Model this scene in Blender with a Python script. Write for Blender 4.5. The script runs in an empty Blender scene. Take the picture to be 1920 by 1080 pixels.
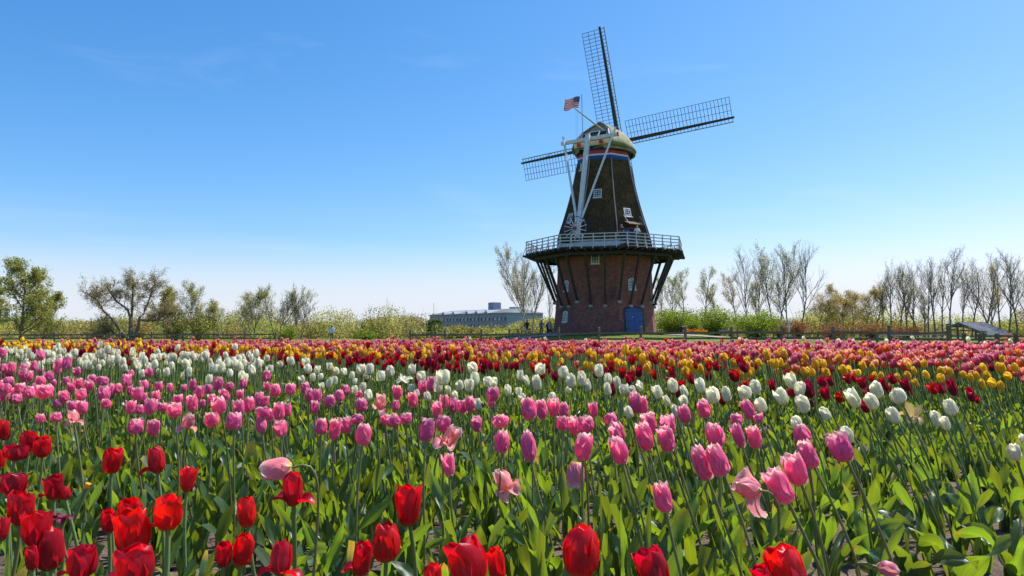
import bpy, bmesh, math, random
import numpy as np
from mathutils import Vector, Matrix
random.seed(7)
rng = np.random.default_rng(7)
scene = bpy.context.scene
COL = scene.collection
R_ = math.radians

# ------------------------------------------------------------------ camera
F = 1300.0                       # focal length in pixels of the 1920 px wide photograph
HC = 0.85                        # eye height
PITCH = math.atan(80 / F)
cd = bpy.data.cameras.new('camera'); cam = bpy.data.objects.new('camera', cd); COL.objects.link(cam)
cd.sensor_width = 36; cd.lens = F / 1920 * 36; cd.clip_start = 0.05; cd.clip_end = 9000
cam.location = (0, 0, HC); cam.rotation_euler = (math.pi / 2 + PITCH, 0, 0)
scene.camera = cam
# ------------------------------------------------------------------ sky, sun, exposure
SUN_EL, SUN_AZ = R_(56), R_(57)  # azimuth from +Y towards +X
SUN = Vector((math.sin(SUN_AZ) * math.cos(SUN_EL), math.cos(SUN_AZ) * math.cos(SUN_EL), math.sin(SUN_EL)))
world = bpy.data.worlds.new('World'); scene.world = world; world.use_nodes = True
nt = world.node_tree; nt.nodes.clear()
def N(tree, kind, **kw):
    n = tree.nodes.new(kind)
    for k, v in kw.items():
        if k.startswith('i_'):
            n.inputs[k[2:].replace('_', ' ')].default_value = v
        else:
            setattr(n, k, v)
    return n
sky = N(nt, 'ShaderNodeTexSky', sky_type='NISHITA', sun_disc=False, sun_elevation=SUN_EL, sun_rotation=SUN_AZ,
        altitude=100, air_density=1.0, dust_density=0.6, ozone_density=2.2)
sc_ = N(nt, 'ShaderNodeSeparateColor'); nt.links.new(sky.outputs[0], sc_.inputs[0])
hsv = N(nt, 'ShaderNodeCombineColor')            # a polarising filter's deeper blue: contrast of each channel
for i, (g, p_) in enumerate(((1.80, 1.62), (1.25, 1.05), (1.34, .78))):
    a_ = N(nt, 'ShaderNodeMath', operation='MULTIPLY'); nt.links.new(sc_.outputs[i], a_.inputs[0]); a_.inputs[1].default_value = .1
    b_ = N(nt, 'ShaderNodeMath', operation='POWER'); nt.links.new(a_.outputs[0], b_.inputs[0]); b_.inputs[1].default_value = p_
    c_ = N(nt, 'ShaderNodeMath', operation='MULTIPLY'); nt.links.new(b_.outputs[0], c_.inputs[0]); c_.inputs[1].default_value = 10 * g
    nt.links.new(c_.outputs[0], hsv.inputs[i])
tc = N(nt, 'ShaderNodeTexCoord'); sep = N(nt, 'ShaderNodeSeparateXYZ')
nt.links.new(tc.outputs['Generated'], sep.inputs[0])
mp = N(nt, 'ShaderNodeMapping'); mp.inputs['Scale'].default_value = (2.2, 2.2, 26)
nt.links.new(tc.outputs['Generated'], mp.inputs[0])
cn = N(nt, 'ShaderNodeTexNoise', i_Scale=1.3, i_Detail=5.0, i_Roughness=0.55); nt.links.new(mp.outputs[0], cn.inputs['Vector'])
cr = N(nt, 'ShaderNodeMapRange', i_From_Min=0.36, i_From_Max=0.68); nt.links.new(cn.outputs[0], cr.inputs[0])
el = N(nt, 'ShaderNodeMapRange', i_From_Min=0.19, i_From_Max=0.03, interpolation_type='SMOOTHSTEP'); nt.links.new(sep.outputs['Z'], el.inputs[0])
mul = N(nt, 'ShaderNodeMath', operation='MULTIPLY'); nt.links.new(cr.outputs[0], mul.inputs[0]); nt.links.new(el.outputs[0], mul.inputs[1])
el2 = N(nt, 'ShaderNodeMapRange', i_From_Min=0.135, i_From_Max=0.015, i_To_Max=.92, interpolation_type='SMOOTHSTEP'); nt.links.new(sep.outputs['Z'], el2.inputs[0])
mulw = N(nt, 'ShaderNodeMath', operation='MULTIPLY'); nt.links.new(mul.outputs[0], mulw.inputs[0]); mulw.inputs[1].default_value = 0.55
mul2 = N(nt, 'ShaderNodeMath', operation='MAXIMUM'); nt.links.new(mulw.outputs[0], mul2.inputs[0]); nt.links.new(el2.outputs[0], mul2.inputs[1])
mixc = N(nt, 'ShaderNodeMix', data_type='RGBA'); nt.links.new(mul2.outputs[0], mixc.inputs[0])
mp2 = N(nt, 'ShaderNodeMapping'); mp2.inputs['Scale'].default_value = (1.6, 1.6, 7); mp2.inputs['Rotation'].default_value = (.25, .3, .4)
mp2.inputs['Location'].default_value = (3.1, 1.2, .4); nt.links.new(tc.outputs['Generated'], mp2.inputs[0])
wn_ = N(nt, 'ShaderNodeTexNoise', i_Scale=1.7, i_Detail=7.0, i_Roughness=.6, i_Distortion=.6); nt.links.new(mp2.outputs[0], wn_.inputs['Vector'])
wr_ = N(nt, 'ShaderNodeMapRange', i_From_Min=.55, i_From_Max=.80, i_To_Max=.13); nt.links.new(wn_.outputs[0], wr_.inputs[0])
wm_ = N(nt, 'ShaderNodeMix', data_type='RGBA'); nt.links.new(wr_.outputs[0], wm_.inputs[0]); nt.links.new(hsv.outputs[0], wm_.inputs[6]); wm_.inputs[7].default_value = (7.6, 8.6, 10.0, 1)
nt.links.new(wm_.outputs[2], mixc.inputs[6]); mixc.inputs[7].default_value = (6.8, 7.25, 8.0, 1)
bg = N(nt, 'ShaderNodeBackground', i_Strength=0.072); nt.links.new(mixc.outputs[2], bg.inputs[0])
wo = N(nt, 'ShaderNodeOutputWorld'); nt.links.new(bg.outputs[0], wo.inputs[0])
sd = bpy.data.lights.new('sun', 'SUN'); sd.energy = 4.6; sd.angle = R_(0.53); sd.color = (1, 0.955, 0.88)
sun = bpy.data.objects.new('sun', sd); COL.objects.link(sun)
sun.rotation_euler = SUN.to_track_quat('Z', 'Y').to_euler(); sun.location = (60, 80, 120)
vs = scene.view_settings
scene.display_settings.display_device = 'sRGB'
vs.view_transform = 'Standard'; vs.look = 'None'; vs.gamma = 1; vs.exposure = 0.72; vs.use_curve_mapping = False
scene.cycles.max_bounces = 6; scene.cycles.transmission_bounces = 4; scene.cycles.transparent_max_bounces = 8

# ------------------------------------------------------------------ helpers
CP, SP = math.cos(PITCH), math.sin(PITCH)
def at(px, py, y):
    """world point seen at pixel (px, py) of the photograph, y metres ahead"""
    a, b = (px - 960) / F, (py - 540) / F
    d = Vector((a, CP + b * SP, SP - b * CP)); s = y / d.y
    return Vector((0, 0, HC)) + d * s
def proj(p):
    x, y, z = p[0], p[1], p[2] - HC
    zc = y * CP + z * SP; v = -y * SP + z * CP
    return 960 + F * x / zc, 540 - F * v / zc
def sm(a, b, x):
    t = np.clip((x - a) / (b - a), 0, 1); return t * t * (3 - 2 * t)
def tag(o, label=None, cat=None, group=None, kind=None):
    if label: o['label'] = label
    if cat: o['category'] = cat
    if group: o['group'] = group
    if kind: o['kind'] = kind
    return o
def empty(name, loc=(0, 0, 0), rz=0, parent=None):
    o = bpy.data.objects.new(name, None); COL.objects.link(o); o.location = loc; o.rotation_euler = (0, 0, rz)
    o.empty_display_size = 0.1
    if parent: o.parent = parent
    return o
def link(name, me, parent=None, loc=None, rot=None, scale=None):
    o = bpy.data.objects.new(name, me); COL.objects.link(o)
    if parent: o.parent = parent
    if loc is not None: o.location = loc
    if rot is not None: o.rotation_euler = rot
    if scale is not None: o.scale = scale
    return o
def np_mesh(name, V, Fc, uv=None, tint=None, mats=(), mi=None, smooth=True):
    """V (n,3); Fc (m,4) quads or (m,3) tris; uv (n,2) per vertex; tint (n,) per vertex"""
    V = np.asarray(V, np.float32); Fc = np.asarray(Fc, np.int32); m, k = Fc.shape
    me = bpy.data.meshes.new(name)
    me.vertices.add(len(V)); me.vertices.foreach_set('co', V.ravel())
    me.loops.add(m * k); me.loops.foreach_set('vertex_index', Fc.ravel())
    me.polygons.add(m); me.polygons.foreach_set('loop_start', np.arange(0, m * k, k, dtype=np.int32))
    if smooth: me.polygons.foreach_set('use_smooth', np.ones(m, bool))
    for x in mats: me.materials.append(x)
    if mi is not None: me.polygons.foreach_set('material_index', np.asarray(mi, np.int32))
    if uv is not None:
        l = me.uv_layers.new(name='UVMap'); l.data.foreach_set('uv', np.asarray(uv, np.float32)[Fc.ravel()].ravel())
    if tint is not None:
        a = me.attributes.new('tint', 'FLOAT', 'POINT'); a.data.foreach_set('value', np.broadcast_to(np.asarray(tint, np.float32), (len(V),)).copy())
    me.update(calc_edges=True)
    return me
class MB:
    """collects boxes, bars and tubes into one mesh"""
    def __init__(s): s.v, s.f, s.m, s.uv = [], [], [], []
    def add(s, vs_, fs, mi=0):
        o = len(s.v); s.v += [tuple(v) for v in vs_]
        for f in fs: s.f.append([i + o for i in f]); s.m.append(mi)
    def box(s, x0, x1, y0, y1, z0, z1, mi=0, M=None):
        vs_ = [Vector(p) for p in ((x0, y0, z0), (x1, y0, z0), (x1, y1, z0), (x0, y1, z0), (x0, y0, z1), (x1, y0, z1), (x1, y1, z1), (x0, y1, z1))]
        if M is not None: vs_ = [M @ v for v in vs_]
        s.add(vs_, [(0, 3, 2, 1), (4, 5, 6, 7), (0, 1, 5, 4), (1, 2, 6, 5), (2, 3, 7, 6), (3, 0, 4, 7)], mi)
    def bar(s, a, b, w, h=None, w2=None, h2=None, up=(0, 0, 1), mi=0):
        """square bar from a to b; w across, h along `up`"""
        a, b = Vector(a), Vector(b); h = h or w; w2 = w2 or w; h2 = h2 or h
        d = (b - a).normalized(); u = Vector(up)
        if abs(d.dot(u)) > .98: u = Vector((0, 1, 0)) if abs(d.y) < .9 else Vector((1, 0, 0))
        x = d.cross(u).normalized(); u = x.cross(d).normalized()
        vs_ = []
        for p, ww, hh in ((a, w, h), (b, w2, h2)):
            for sx, su in ((-1, -1), (1, -1), (1, 1), (-1, 1)): vs_.append(p + x * sx * ww / 2 + u * su * hh / 2)
        s.add(vs_, [(0, 1, 2, 3), (7, 6, 5, 4), (0, 4, 5, 1), (1, 5, 6, 2), (2, 6, 7, 3), (3, 7, 4, 0)], mi)
    def tube(s, pts, rad, n=8, mi=0, cap=True):
        pts = [Vector(p) for p in pts]; rad = [rad] * len(pts) if not hasattr(rad, '__len__') else rad
        o = len(s.v); pu = None
        for i, p in enumerate(pts):
            d = (pts[min(i + 1, len(pts) - 1)] - pts[max(i - 1, 0)]).normalized()
            u = pu if pu is not None else (Vector((0, 0, 1)) if abs(d.z) < .9 else Vector((1, 0, 0)))
            x = d.cross(u)
            if x.length < 1e-4: x = d.orthogonal()
            x.normalize(); u = x.cross(d).normalized(); pu = u
            for k in range(n):
                t = 2 * math.pi * k / n; s.v.append(tuple(p + (x * math.cos(t) + u * math.sin(t)) * rad[i]))
        for i in range(len(pts) - 1):
            for k in range(n):
                k2 = (k + 1) % n; s.f.append([o + i * n + k, o + i * n + k2, o + (i + 1) * n + k2, o + (i + 1) * n + k]); s.m.append(mi)
        if cap:
            s.f.append([o + k for k in range(n)][::-1]); s.m.append(mi)
            s.f.append([o + (len(pts) - 1) * n + k for k in range(n)]); s.m.append(mi)
    def mesh(s, name, mats, smooth=False):
        me = bpy.data.meshes.new(name); me.from_pydata(s.v, [], s.f)
        for x in (mats if isinstance(mats, (list, tuple)) else [mats]): me.materials.append(x)
        me.polygons.foreach_set('material_index', s.m)
        if smooth: me.polygons.foreach_set('use_smooth', [True] * len(s.f))
        me.update(); return me
    def build(s, name, mats, parent=None, smooth=False, **k):
        return link(name, s.mesh(name, mats, smooth), parent, **k)

# ------------------------------------------------------------------ materials
def newmat(name):
    m = bpy.data.materials.new(name); m.use_nodes = True; t = m.node_tree; t.nodes.clear()
    return m, t, N(t, 'ShaderNodeOutputMaterial')
def plain(name, col, rough=.6, var=.18, scale=6.0, metal=0, bump=0.0, bscale=40, coord='Object', spec=.4, stretch=None, col2=None, thr=(.5, .75)):
    m, t, out = newmat(name)
    tc = N(t, 'ShaderNodeTexCoord'); co = tc.outputs[coord]
    if stretch:
        mp = N(t, 'ShaderNodeMapping'); mp.inputs['Scale'].default_value = stretch; t.links.new(co, mp.inputs[0]); co = mp.outputs[0]
    n1 = N(t, 'ShaderNodeTexNoise', i_Scale=scale, i_Detail=6.0, i_Roughness=.62); t.links.new(co, n1.inputs['Vector'])
    mr = N(t, 'ShaderNodeMapRange', i_From_Min=.3, i_From_Max=.7, i_To_Min=1 - var, i_To_Max=1 + var); t.links.new(n1.outputs[0], mr.inputs[0])
    h = N(t, 'ShaderNodeHueSaturation'); h.inputs['Color'].default_value = (*col, 1); t.links.new(mr.outputs[0], h.inputs['Value'])
    c = h.outputs[0]
    if col2:
        n2 = N(t, 'ShaderNodeTexNoise', i_Scale=scale * .45, i_Detail=4.0); t.links.new(co, n2.inputs['Vector'])
        r2 = N(t, 'ShaderNodeMapRange', i_From_Min=thr[0], i_From_Max=thr[1]); t.links.new(n2.outputs[0], r2.inputs[0])
        mx = N(t, 'ShaderNodeMix', data_type='RGBA'); t.links.new(r2.outputs[0], mx.inputs[0]); t.links.new(c, mx.inputs[6]); mx.inputs[7].default_value = (*col2, 1)
        c = mx.outputs[2]
    p = N(t, 'ShaderNodeBsdfPrincipled', i_Roughness=rough, i_Metallic=metal); p.inputs['Specular IOR Level'].default_value = spec
    t.links.new(c, p.inputs['Base Color'])
    if bump:
        nb = N(t, 'ShaderNodeTexNoise', i_Scale=bscale, i_Detail=5.0); t.links.new(co, nb.inputs['Vector'])
        b = N(t, 'ShaderNodeBump', i_Strength=bump, i_Distance=.03); t.links.new(nb.outputs[0], b.inputs['Height']); t.links.new(b.outputs[0], p.inputs['Normal'])
    t.links.new(p.outputs[0], out.inputs[0]); return m
def thin(name, col, trans, tf=.45, rough=.45, edge=None, foot=None, streak=.2, spec=.4, tip=None, tv=(.78, 1.2), hue=.02, efrom=.72):
    """thin petal or leaf: reflects and lets light through; UV v runs to the tip, attribute tint varies it"""
    m, t, out = newmat(name); L = t.links.new
    uv = N(t, 'ShaderNodeUVMap', uv_map='UVMap'); sp = N(t, 'ShaderNodeSeparateXYZ'); L(uv.outputs[0], sp.inputs[0])
    at_ = N(t, 'ShaderNodeAttribute', attribute_name='tint')
    mp = N(t, 'ShaderNodeMapping'); mp.inputs['Scale'].default_value = (16, 1.2, 1); L(uv.outputs[0], mp.inputs[0])
    ns = N(t, 'ShaderNodeTexNoise', noise_dimensions='4D', i_Scale=2.2, i_Detail=4.0); L(mp.outputs[0], ns.inputs['Vector'])
    mw = N(t, 'ShaderNodeMath', operation='MULTIPLY'); L(at_.outputs['Fac'], mw.inputs[0]); mw.inputs[1].default_value = 37.0; L(mw.outputs[0], ns.inputs['W'])
    st = N(t, 'ShaderNodeMapRange', i_From_Min=.3, i_From_Max=.7, i_To_Min=1 - streak, i_To_Max=1 + streak); L(ns.outputs[0], st.inputs[0])
    tvr = N(t, 'ShaderNodeMapRange', i_To_Min=tv[0], i_To_Max=tv[1]); L(at_.outputs['Fac'], tvr.inputs[0])
    val = N(t, 'ShaderNodeMath', operation='MULTIPLY'); L(st.outputs[0], val.inputs[0]); L(tvr.outputs[0], val.inputs[1])
    hr = N(t, 'ShaderNodeMapRange', i_To_Min=.5 - hue, i_To_Max=.5 + hue); L(at_.outputs['Fac'], hr.inputs[0])
    def chain(c0, dim=1.0):
        c = N(t, 'ShaderNodeRGB'); c.outputs[0].default_value = (*c0, 1); c = c.outputs[0]
        if edge:
            uu = N(t, 'ShaderNodeMath', operation='MULTIPLY_ADD'); L(sp.outputs[0], uu.inputs[0]); uu.inputs[1].default_value = 2; uu.inputs[2].default_value = -1
            ab = N(t, 'ShaderNodeMath', operation='ABSOLUTE'); L(uu.outputs[0], ab.inputs[0])
            e1 = N(t, 'ShaderNodeMapRange', i_From_Min=.86, i_From_Max=1.15, interpolation_type='SMOOTHSTEP'); L(ab.outputs[0], e1.inputs[0])
            e2 = N(t, 'ShaderNodeMapRange', i_From_Min=efrom, i_From_Max=1.02, interpolation_type='SMOOTHSTEP'); L(sp.outputs[1], e2.inputs[0])
            e3 = N(t, 'ShaderNodeMath', operation='MAXIMUM'); L(e1.outputs[0], e3.inputs[0]); L(e2.outputs[0], e3.inputs[1])
            nz = N(t, 'ShaderNodeMath', operation='MULTIPLY'); L(e3.outputs[0], nz.inputs[0]); L(ns.outputs[0], nz.inputs[1])
            nz2 = N(t, 'ShaderNodeMath', operation='MULTIPLY', use_clamp=True); L(nz.outputs[0], nz2.inputs[0]); nz2.inputs[1].default_value = 1.7
            mx = N(t, 'ShaderNodeMix', data_type='RGBA'); L(nz2.outputs[0], mx.inputs[0]); L(c, mx.inputs[6]); mx.inputs[7].default_value = (*[x * dim for x in edge], 1); c = mx.outputs[2]
        if foot:
            e4 = N(t, 'ShaderNodeMapRange', i_From_Min=.2, i_From_Max=.02); L(sp.outputs[1], e4.inputs[0])
            mx = N(t, 'ShaderNodeMix', data_type='RGBA'); L(e4.outputs[0], mx.inputs[0]); L(c, mx.inputs[6]); mx.inputs[7].default_value = (*foot, 1); c = mx.outputs[2]
        if tip:
            e5 = N(t, 'ShaderNodeMath', operation='MULTIPLY'); L(sp.outputs[1], e5.inputs[0]); L(at_.outputs['Fac'], e5.inputs[1])
            e6 = N(t, 'ShaderNodeMapRange', i_From_Min=.83, i_From_Max=.93); L(e5.outputs[0], e6.inputs[0])
            mx = N(t, 'ShaderNodeMix', data_type='RGBA'); L(e6.outputs[0], mx.inputs[0]); L(c, mx.inputs[6]); mx.inputs[7].default_value = (*tip, 1); c = mx.outputs[2]
        h = N(t, 'ShaderNodeHueSaturation'); L(c, h.inputs['Color']); L(val.outputs[0], h.inputs['Value']); L(hr.outputs[0], h.inputs['Hue'])
        return h.outputs[0]
    p = N(t, 'ShaderNodeBsdfPrincipled', i_Roughness=rough); p.inputs['Specular IOR Level'].default_value = spec
    L(chain(col), p.inputs['Base Color'])
    bmp = N(t, 'ShaderNodeBump', i_Strength=.25, i_Distance=.002); L(ns.outputs[0], bmp.inputs['Height']); L(bmp.outputs[0], p.inputs['Normal'])
    tr = N(t, 'ShaderNodeBsdfTranslucent'); L(chain(trans), tr.inputs[0])
    mx = N(t, 'ShaderNodeMixShader', i_Fac=tf); L(p.outputs[0], mx.inputs[1]); L(tr.outputs[0], mx.inputs[2]); L(mx.outputs[0], out.inputs[0])
    return m
M = {}
M['red'] = thin('red_petal', (.58, .008, .028), (1.0, .003, .014), .54, .36, foot=(.5, .2, .04), streak=.30, tv=(.68, 1.12), hue=.004, spec=.6)
M['pink'] = thin('pink_petal', (.92, .175, .43), (1.0, .23, .42), .54, .48, edge=(1.0, .72, .62), foot=(.85, .62, .5), streak=.24, tv=(.86, 1.1), hue=.009, efrom=.76)
M['white'] = thin('white_petal', (.86, .84, .70), (.97, .93, .68), .55, .42, foot=(.62, .68, .35), streak=.06, tv=(.9, 1.05), hue=.006)
M['darkred'] = thin('dark_red_petal', (.34, .003, .030), (.66, .001, .016), .40, .45, streak=.22, tv=(.65, 1.25), hue=.012)
M['yellow'] = thin('yellow_petal', (.88, .54, .012), (1.0, .66, .015), .45, .4, edge=(.9, .62, .05), streak=.12, tv=(.85, 1.15), hue=.012)
M['coral'] = thin('coral_petal', (.74, .095, .12), (.92, .14, .08), .45, .45, edge=(.92, .46, .34), streak=.2, tv=(.75, 1.15), hue=.045, efrom=.5)
M['magenta'] = thin('magenta_petal', (.74, .085, .20), (.94, .13, .2), .45, .45, edge=(.92, .42, .46), streak=.2, tv=(.75, 1.12), hue=.016, efrom=.6)
M['orange'] = thin('orange_petal', (.85, .2, .03), (.95, .3, .03), .42, .45, streak=.2, tv=(.8, 1.15), hue=.03)
M['wilted'] = thin('wilted_petal', (.16, .012, .05), (.3, .02, .05), .25, .6, streak=.35)
M['faded'] = thin('faded_pink_petal', (.82, .28, .36), (.95, .35, .32), .45, .45, edge=(.9, .72, .6), foot=(.75, .6, .2), streak=.25)
M['brownpetal'] = thin('browning_petal', (.55, .42, .22), (.6, .42, .15), .35, .6, streak=.4)
M['leaf'] = thin('tulip_leaf', (.042, .092, .044), (.34, .46, .015), .38, .40, streak=.26, tip=(.5, .27, .03), tv=(.72, 1.25), hue=.022, spec=.45)
M['stem'] = thin('tulip_stem', (.15, .22, .075), (.3, .38, .05), .2, .45, streak=.1, tv=(.8, 1.2))
M['stem_pink'] = thin('tulip_stem_tinged', (.20, .21, .09), (.35, .38, .08), .25, .45, streak=.1, tv=(.8, 1.2))
M['weed'] = thin('weed_leaf', (.11, .19, .03), (.42, .52, .03), .42, .5, streak=.1, tv=(.7, 1.3), hue=.03)
def leafmat(name, col, trans, tf=.42, tv=(.6, 1.35), hue=.03): return thin(name, col, trans, tf, .6, streak=.05, tv=tv, hue=hue, spec=.25)
M['lf_willow'] = leafmat('willow_foliage', (.20, .21, .06), (.55, .52, .09))
M['lf_spring'] = leafmat('spring_foliage', (.23, .22, .075), (.55, .50, .12))
M['lf_ochre'] = leafmat('ochre_foliage', (.29, .215, .075), (.62, .46, .13))
M['lf_yellow'] = leafmat('yellow_green_foliage', (.17, .165, .03), (.40, .35, .04), tv=(.5, 1.3))
M['lf_green'] = leafmat('fresh_green_foliage', (.115, .17, .018), (.33, .42, .025))
M['lf_dark'] = leafmat('evergreen_foliage', (.055, .10, .03), (.12, .2, .03), .3)
M['lf_rust'] = leafmat('rust_foliage', (.19, .085, .045), (.34, .13, .05))
M['bark'] = plain('grey_bark', (.165, .14, .12), .9, .35, 3, stretch=(3, 3, .6))
M['bark_pale'] = plain('pale_bark', (.34, .31, .27), .9, .3, 3, stretch=(3, 3, .6))
M['bark_dark'] = plain('dark_bark', (.15, .125, .105), .9, .3, 3)
M['wood'] = plain('weathered_fence_wood', (.165, .115, .082), .85, .4, 4, bump=.5, bscale=30, stretch=(1, 1, 4), col2=(.26, .21, .17), thr=(.55, .8))
M['white'+'paint'] = plain('white_paint', (.60, .61, .63), .55, .16, 4)
M['railpaint'] = plain('weathered_rail_paint', (.46, .465, .47), .65, .2, 4)
M['tar'] = plain('tarred_timber', (.026, .023, .022), .65, .3, 3)
M['stock'] = plain('dark_green_stock', (.026, .032, .024), .55, .2, 3)
M['lath'] = plain('sail_lath', (.055, .052, .048), .7, .2, 3)
M['board'] = plain('sail_board', (.23, .24, .17), .7, .2, 3)
M['red'+'paint'] = plain('red_paint', (.45, .03, .045), .5, .1, 3)
M['blue'] = plain('blue_paint', (.013, .062, .21), .5, .3, 3.5, stretch=(4, 4, .5))
M['navy'] = plain('navy_paint', (.028, .033, .06), .6, .2, 2)
M['cream'] = plain('cream_paint', (.50, .46, .34), .6, .12, 2)
M['roof'] = plain('mossy_roofing', (.28, .265, .18), .9, .3, 2.2, bump=.6, bscale=9, col2=(.15, .175, .08), thr=(.42, .6))
M['glass'] = plain('window_glass', (.03, .05, .09), .08, .1, 2, spec=.8)
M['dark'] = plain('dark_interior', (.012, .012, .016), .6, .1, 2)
M['stone'] = plain('corbel_stone', (.30, .26, .24), .85, .2, 4)
M['metalroof'] = plain('metal_roofing', (.15, .16, .19), .5, .12, 1.5, spec=.5)
M['hotelwall'] = plain('hotel_wall', (.25, .29, .37), .8, .1, .4)
M['hotelroof'] = plain('hotel_roof', (.12, .135, .15), .8, .12, .4)
M['hoteltrim'] = plain('hotel_trim', (.42, .45, .52), .7, .1, .4)
M['skin'] = plain('skin', (.50, .31, .23), .6, .05, 5)

# brick and shingle walls, laid in the wall's own UV metres
def courses(name, c1, c2, mortar, bw, bh, ms, stain, uvs=1.0, rough=.85):
    m, t, out = newmat(name); L = t.links.new
    uv = N(t, 'ShaderNodeUVMap', uv_map='UVMap')
    br = N(t, 'ShaderNodeTexBrick', i_Scale=1.0, i_Mortar_Size=ms, i_Mortar_Smooth=.2, i_Bias=-.1, i_Brick_Width=bw, i_Row_Height=bh)
    br.inputs['Color1'].default_value = (*c1, 1); br.inputs['Color2'].default_value = (*c2, 1); br.inputs['Mortar'].default_value = (*mortar, 1)
    L(uv.outputs[0], br.inputs['Vector'])
    n1 = N(t, 'ShaderNodeTexNoise', i_Scale=.55, i_Detail=6.0, i_Roughness=.65); L(uv.outputs[0], n1.inputs['Vector'])
    r1 = N(t, 'ShaderNodeMapRange', i_From_Min=.5, i_From_Max=.72); L(n1.outputs[0], r1.inputs[0])
    mx = N(t, 'ShaderNodeMix', data_type='RGBA'); L(r1.outputs[0], mx.inputs[0]); L(br.outputs[0], mx.inputs[6]); mx.inputs[7].default_value = (*stain, 1)
    n2 = N(t, 'ShaderNodeTexNoise', i_Scale=3.5, i_Detail=4.0); L(uv.outputs[0], n2.inputs['Vector'])
    r2 = N(t, 'ShaderNodeMapRange', i_From_Min=.3, i_From_Max=.7, i_To_Min=.72, i_To_Max=1.28); L(n2.outputs[0], r2.inputs[0])
    h = N(t, 'ShaderNodeHueSaturation'); L(mx.outputs[2], h.inputs['Color']); L(r2.outputs[0], h.inputs['Value'])
    p = N(t, 'ShaderNodeBsdfPrincipled', i_Roughness=rough); p.inputs['Specular IOR Level'].default_value = .25
    L(h.outputs[0], p.inputs['Base Color'])
    b = N(t, 'ShaderNodeBump', i_Strength=.6, i_Distance=.02, invert=True); L(br.outputs['Fac'], b.inputs['Height']); L(b.outputs[0], p.inputs['Normal'])
    L(p.outputs[0], out.inputs[0]); return m
M['brick'] = courses('brown_brick', (.29, .092, .068), (.175, .064, .052), (.18, .13, .11), .24, .085, .010, (.095, .052, .05))
M['shingle'] = courses('wood_shingles', (.10, .074, .056), (.062, .050, .043), (.012, .010, .010), .16, .22, .014, (.15, .095, .066))

# ground materials
def ground_mat():
    m, t, out = newmat('grass_ground'); L = t.links.new
    tc = N(t, 'ShaderNodeTexCoord')
    n1 = N(t, 'ShaderNodeTexNoise', i_Scale=.22, i_Detail=8.0, i_Roughness=.7); L(tc.outputs['Object'], n1.inputs['Vector'])
    rp = N(t, 'ShaderNodeValToRGB'); e = rp.color_ramp.elements
    e[0].position = .34; e[0].color = (.085, .11, .020, 1); e[1].position = .70; e[1].color = (.21, .20, .055, 1)
    x = e.new(.52); x.color = (.12, .165, .028, 1); L(n1.outputs[0], rp.inputs[0])
    n2 = N(t, 'ShaderNodeTexNoise', i_Scale=9.0, i_Detail=4.0); L(tc.outputs['Object'], n2.inputs['Vector'])
    r2 = N(t, 'ShaderNodeMapRange', i_To_Min=.6, i_To_Max=1.4); L(n2.outputs[0], r2.inputs[0])
    h = N(t, 'ShaderNodeHueSaturation'); L(rp.outputs[0], h.inputs['Color']); L(r2.outputs[0], h.inputs['Value'])
    p = N(t, 'ShaderNodeBsdfPrincipled', i_Roughness=.95); p.inputs['Specular IOR Level'].default_value = .1; L(h.outputs[0], p.inputs['Base Color'])
    b = N(t, 'ShaderNodeBump', i_Strength=.8, i_Distance=.08); L(n2.outputs[0], b.inputs['Height']); L(b.outputs[0], p.inputs['Normal'])
    L(p.outputs[0], out.inputs[0]); return m
def soil_mat():
    m, t, out = newmat('garden_soil'); L = t.links.new
    tc = N(t, 'ShaderNodeTexCoord')
    n1 = N(t, 'ShaderNodeTexNoise', i_Scale=3.0, i_Detail=9.0, i_Roughness=.7); L(tc.outputs['Object'], n1.inputs['Vector'])
    rp = N(t, 'ShaderNodeValToRGB'); e = rp.color_ramp.elements
    e[0].position = .32; e[0].color = (.060, .042, .032, 1); e[1].position = .68; e[1].color = (.205, .148, .112, 1); L(n1.outputs[0], rp.inputs[0])
    n2 = N(t, 'ShaderNodeTexNoise', i_Scale=90.0, i_Detail=5.0, i_Roughness=.7); L(tc.outputs['Object'], n2.inputs['Vector'])
    r2 = N(t, 'ShaderNodeMapRange', i_From_Min=.25, i_From_Max=.75, i_To_Min=.55, i_To_Max=1.5); L(n2.outputs[0], r2.inputs[0])
    h = N(t, 'ShaderNodeHueSaturation'); L(rp.outputs[0], h.inputs['Color']); L(r2.outputs[0], h.inputs['Value'])
    p = N(t, 'ShaderNodeBsdfPrincipled', i_Roughness=.95); p.inputs['Specular IOR Level'].default_value = .15; L(h.outputs[0], p.inputs['Base Color'])
    vo = N(t, 'ShaderNodeTexVoronoi', i_Scale=55.0); L(tc.outputs['Object'], vo.inputs['Vector'])
    ad = N(t, 'ShaderNodeMath', operation='ADD'); L(n2.outputs[0], ad.inputs[0]); L(vo.outputs['Distance'], ad.inputs[1])
    b = N(t, 'ShaderNodeBump', i_Strength=.9, i_Distance=.012); L(ad.outputs[0], b.inputs['Height']); L(b.outputs[0], p.inputs['Normal'])
    L(p.outputs[0], out.inputs[0]); return m
M['ground'] = ground_mat(); M['soil'] = soil_mat()
M['path'] = plain('gravel_path', (.30, .25, .21), .95, .2, 3, bump=.4, bscale=40)

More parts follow.
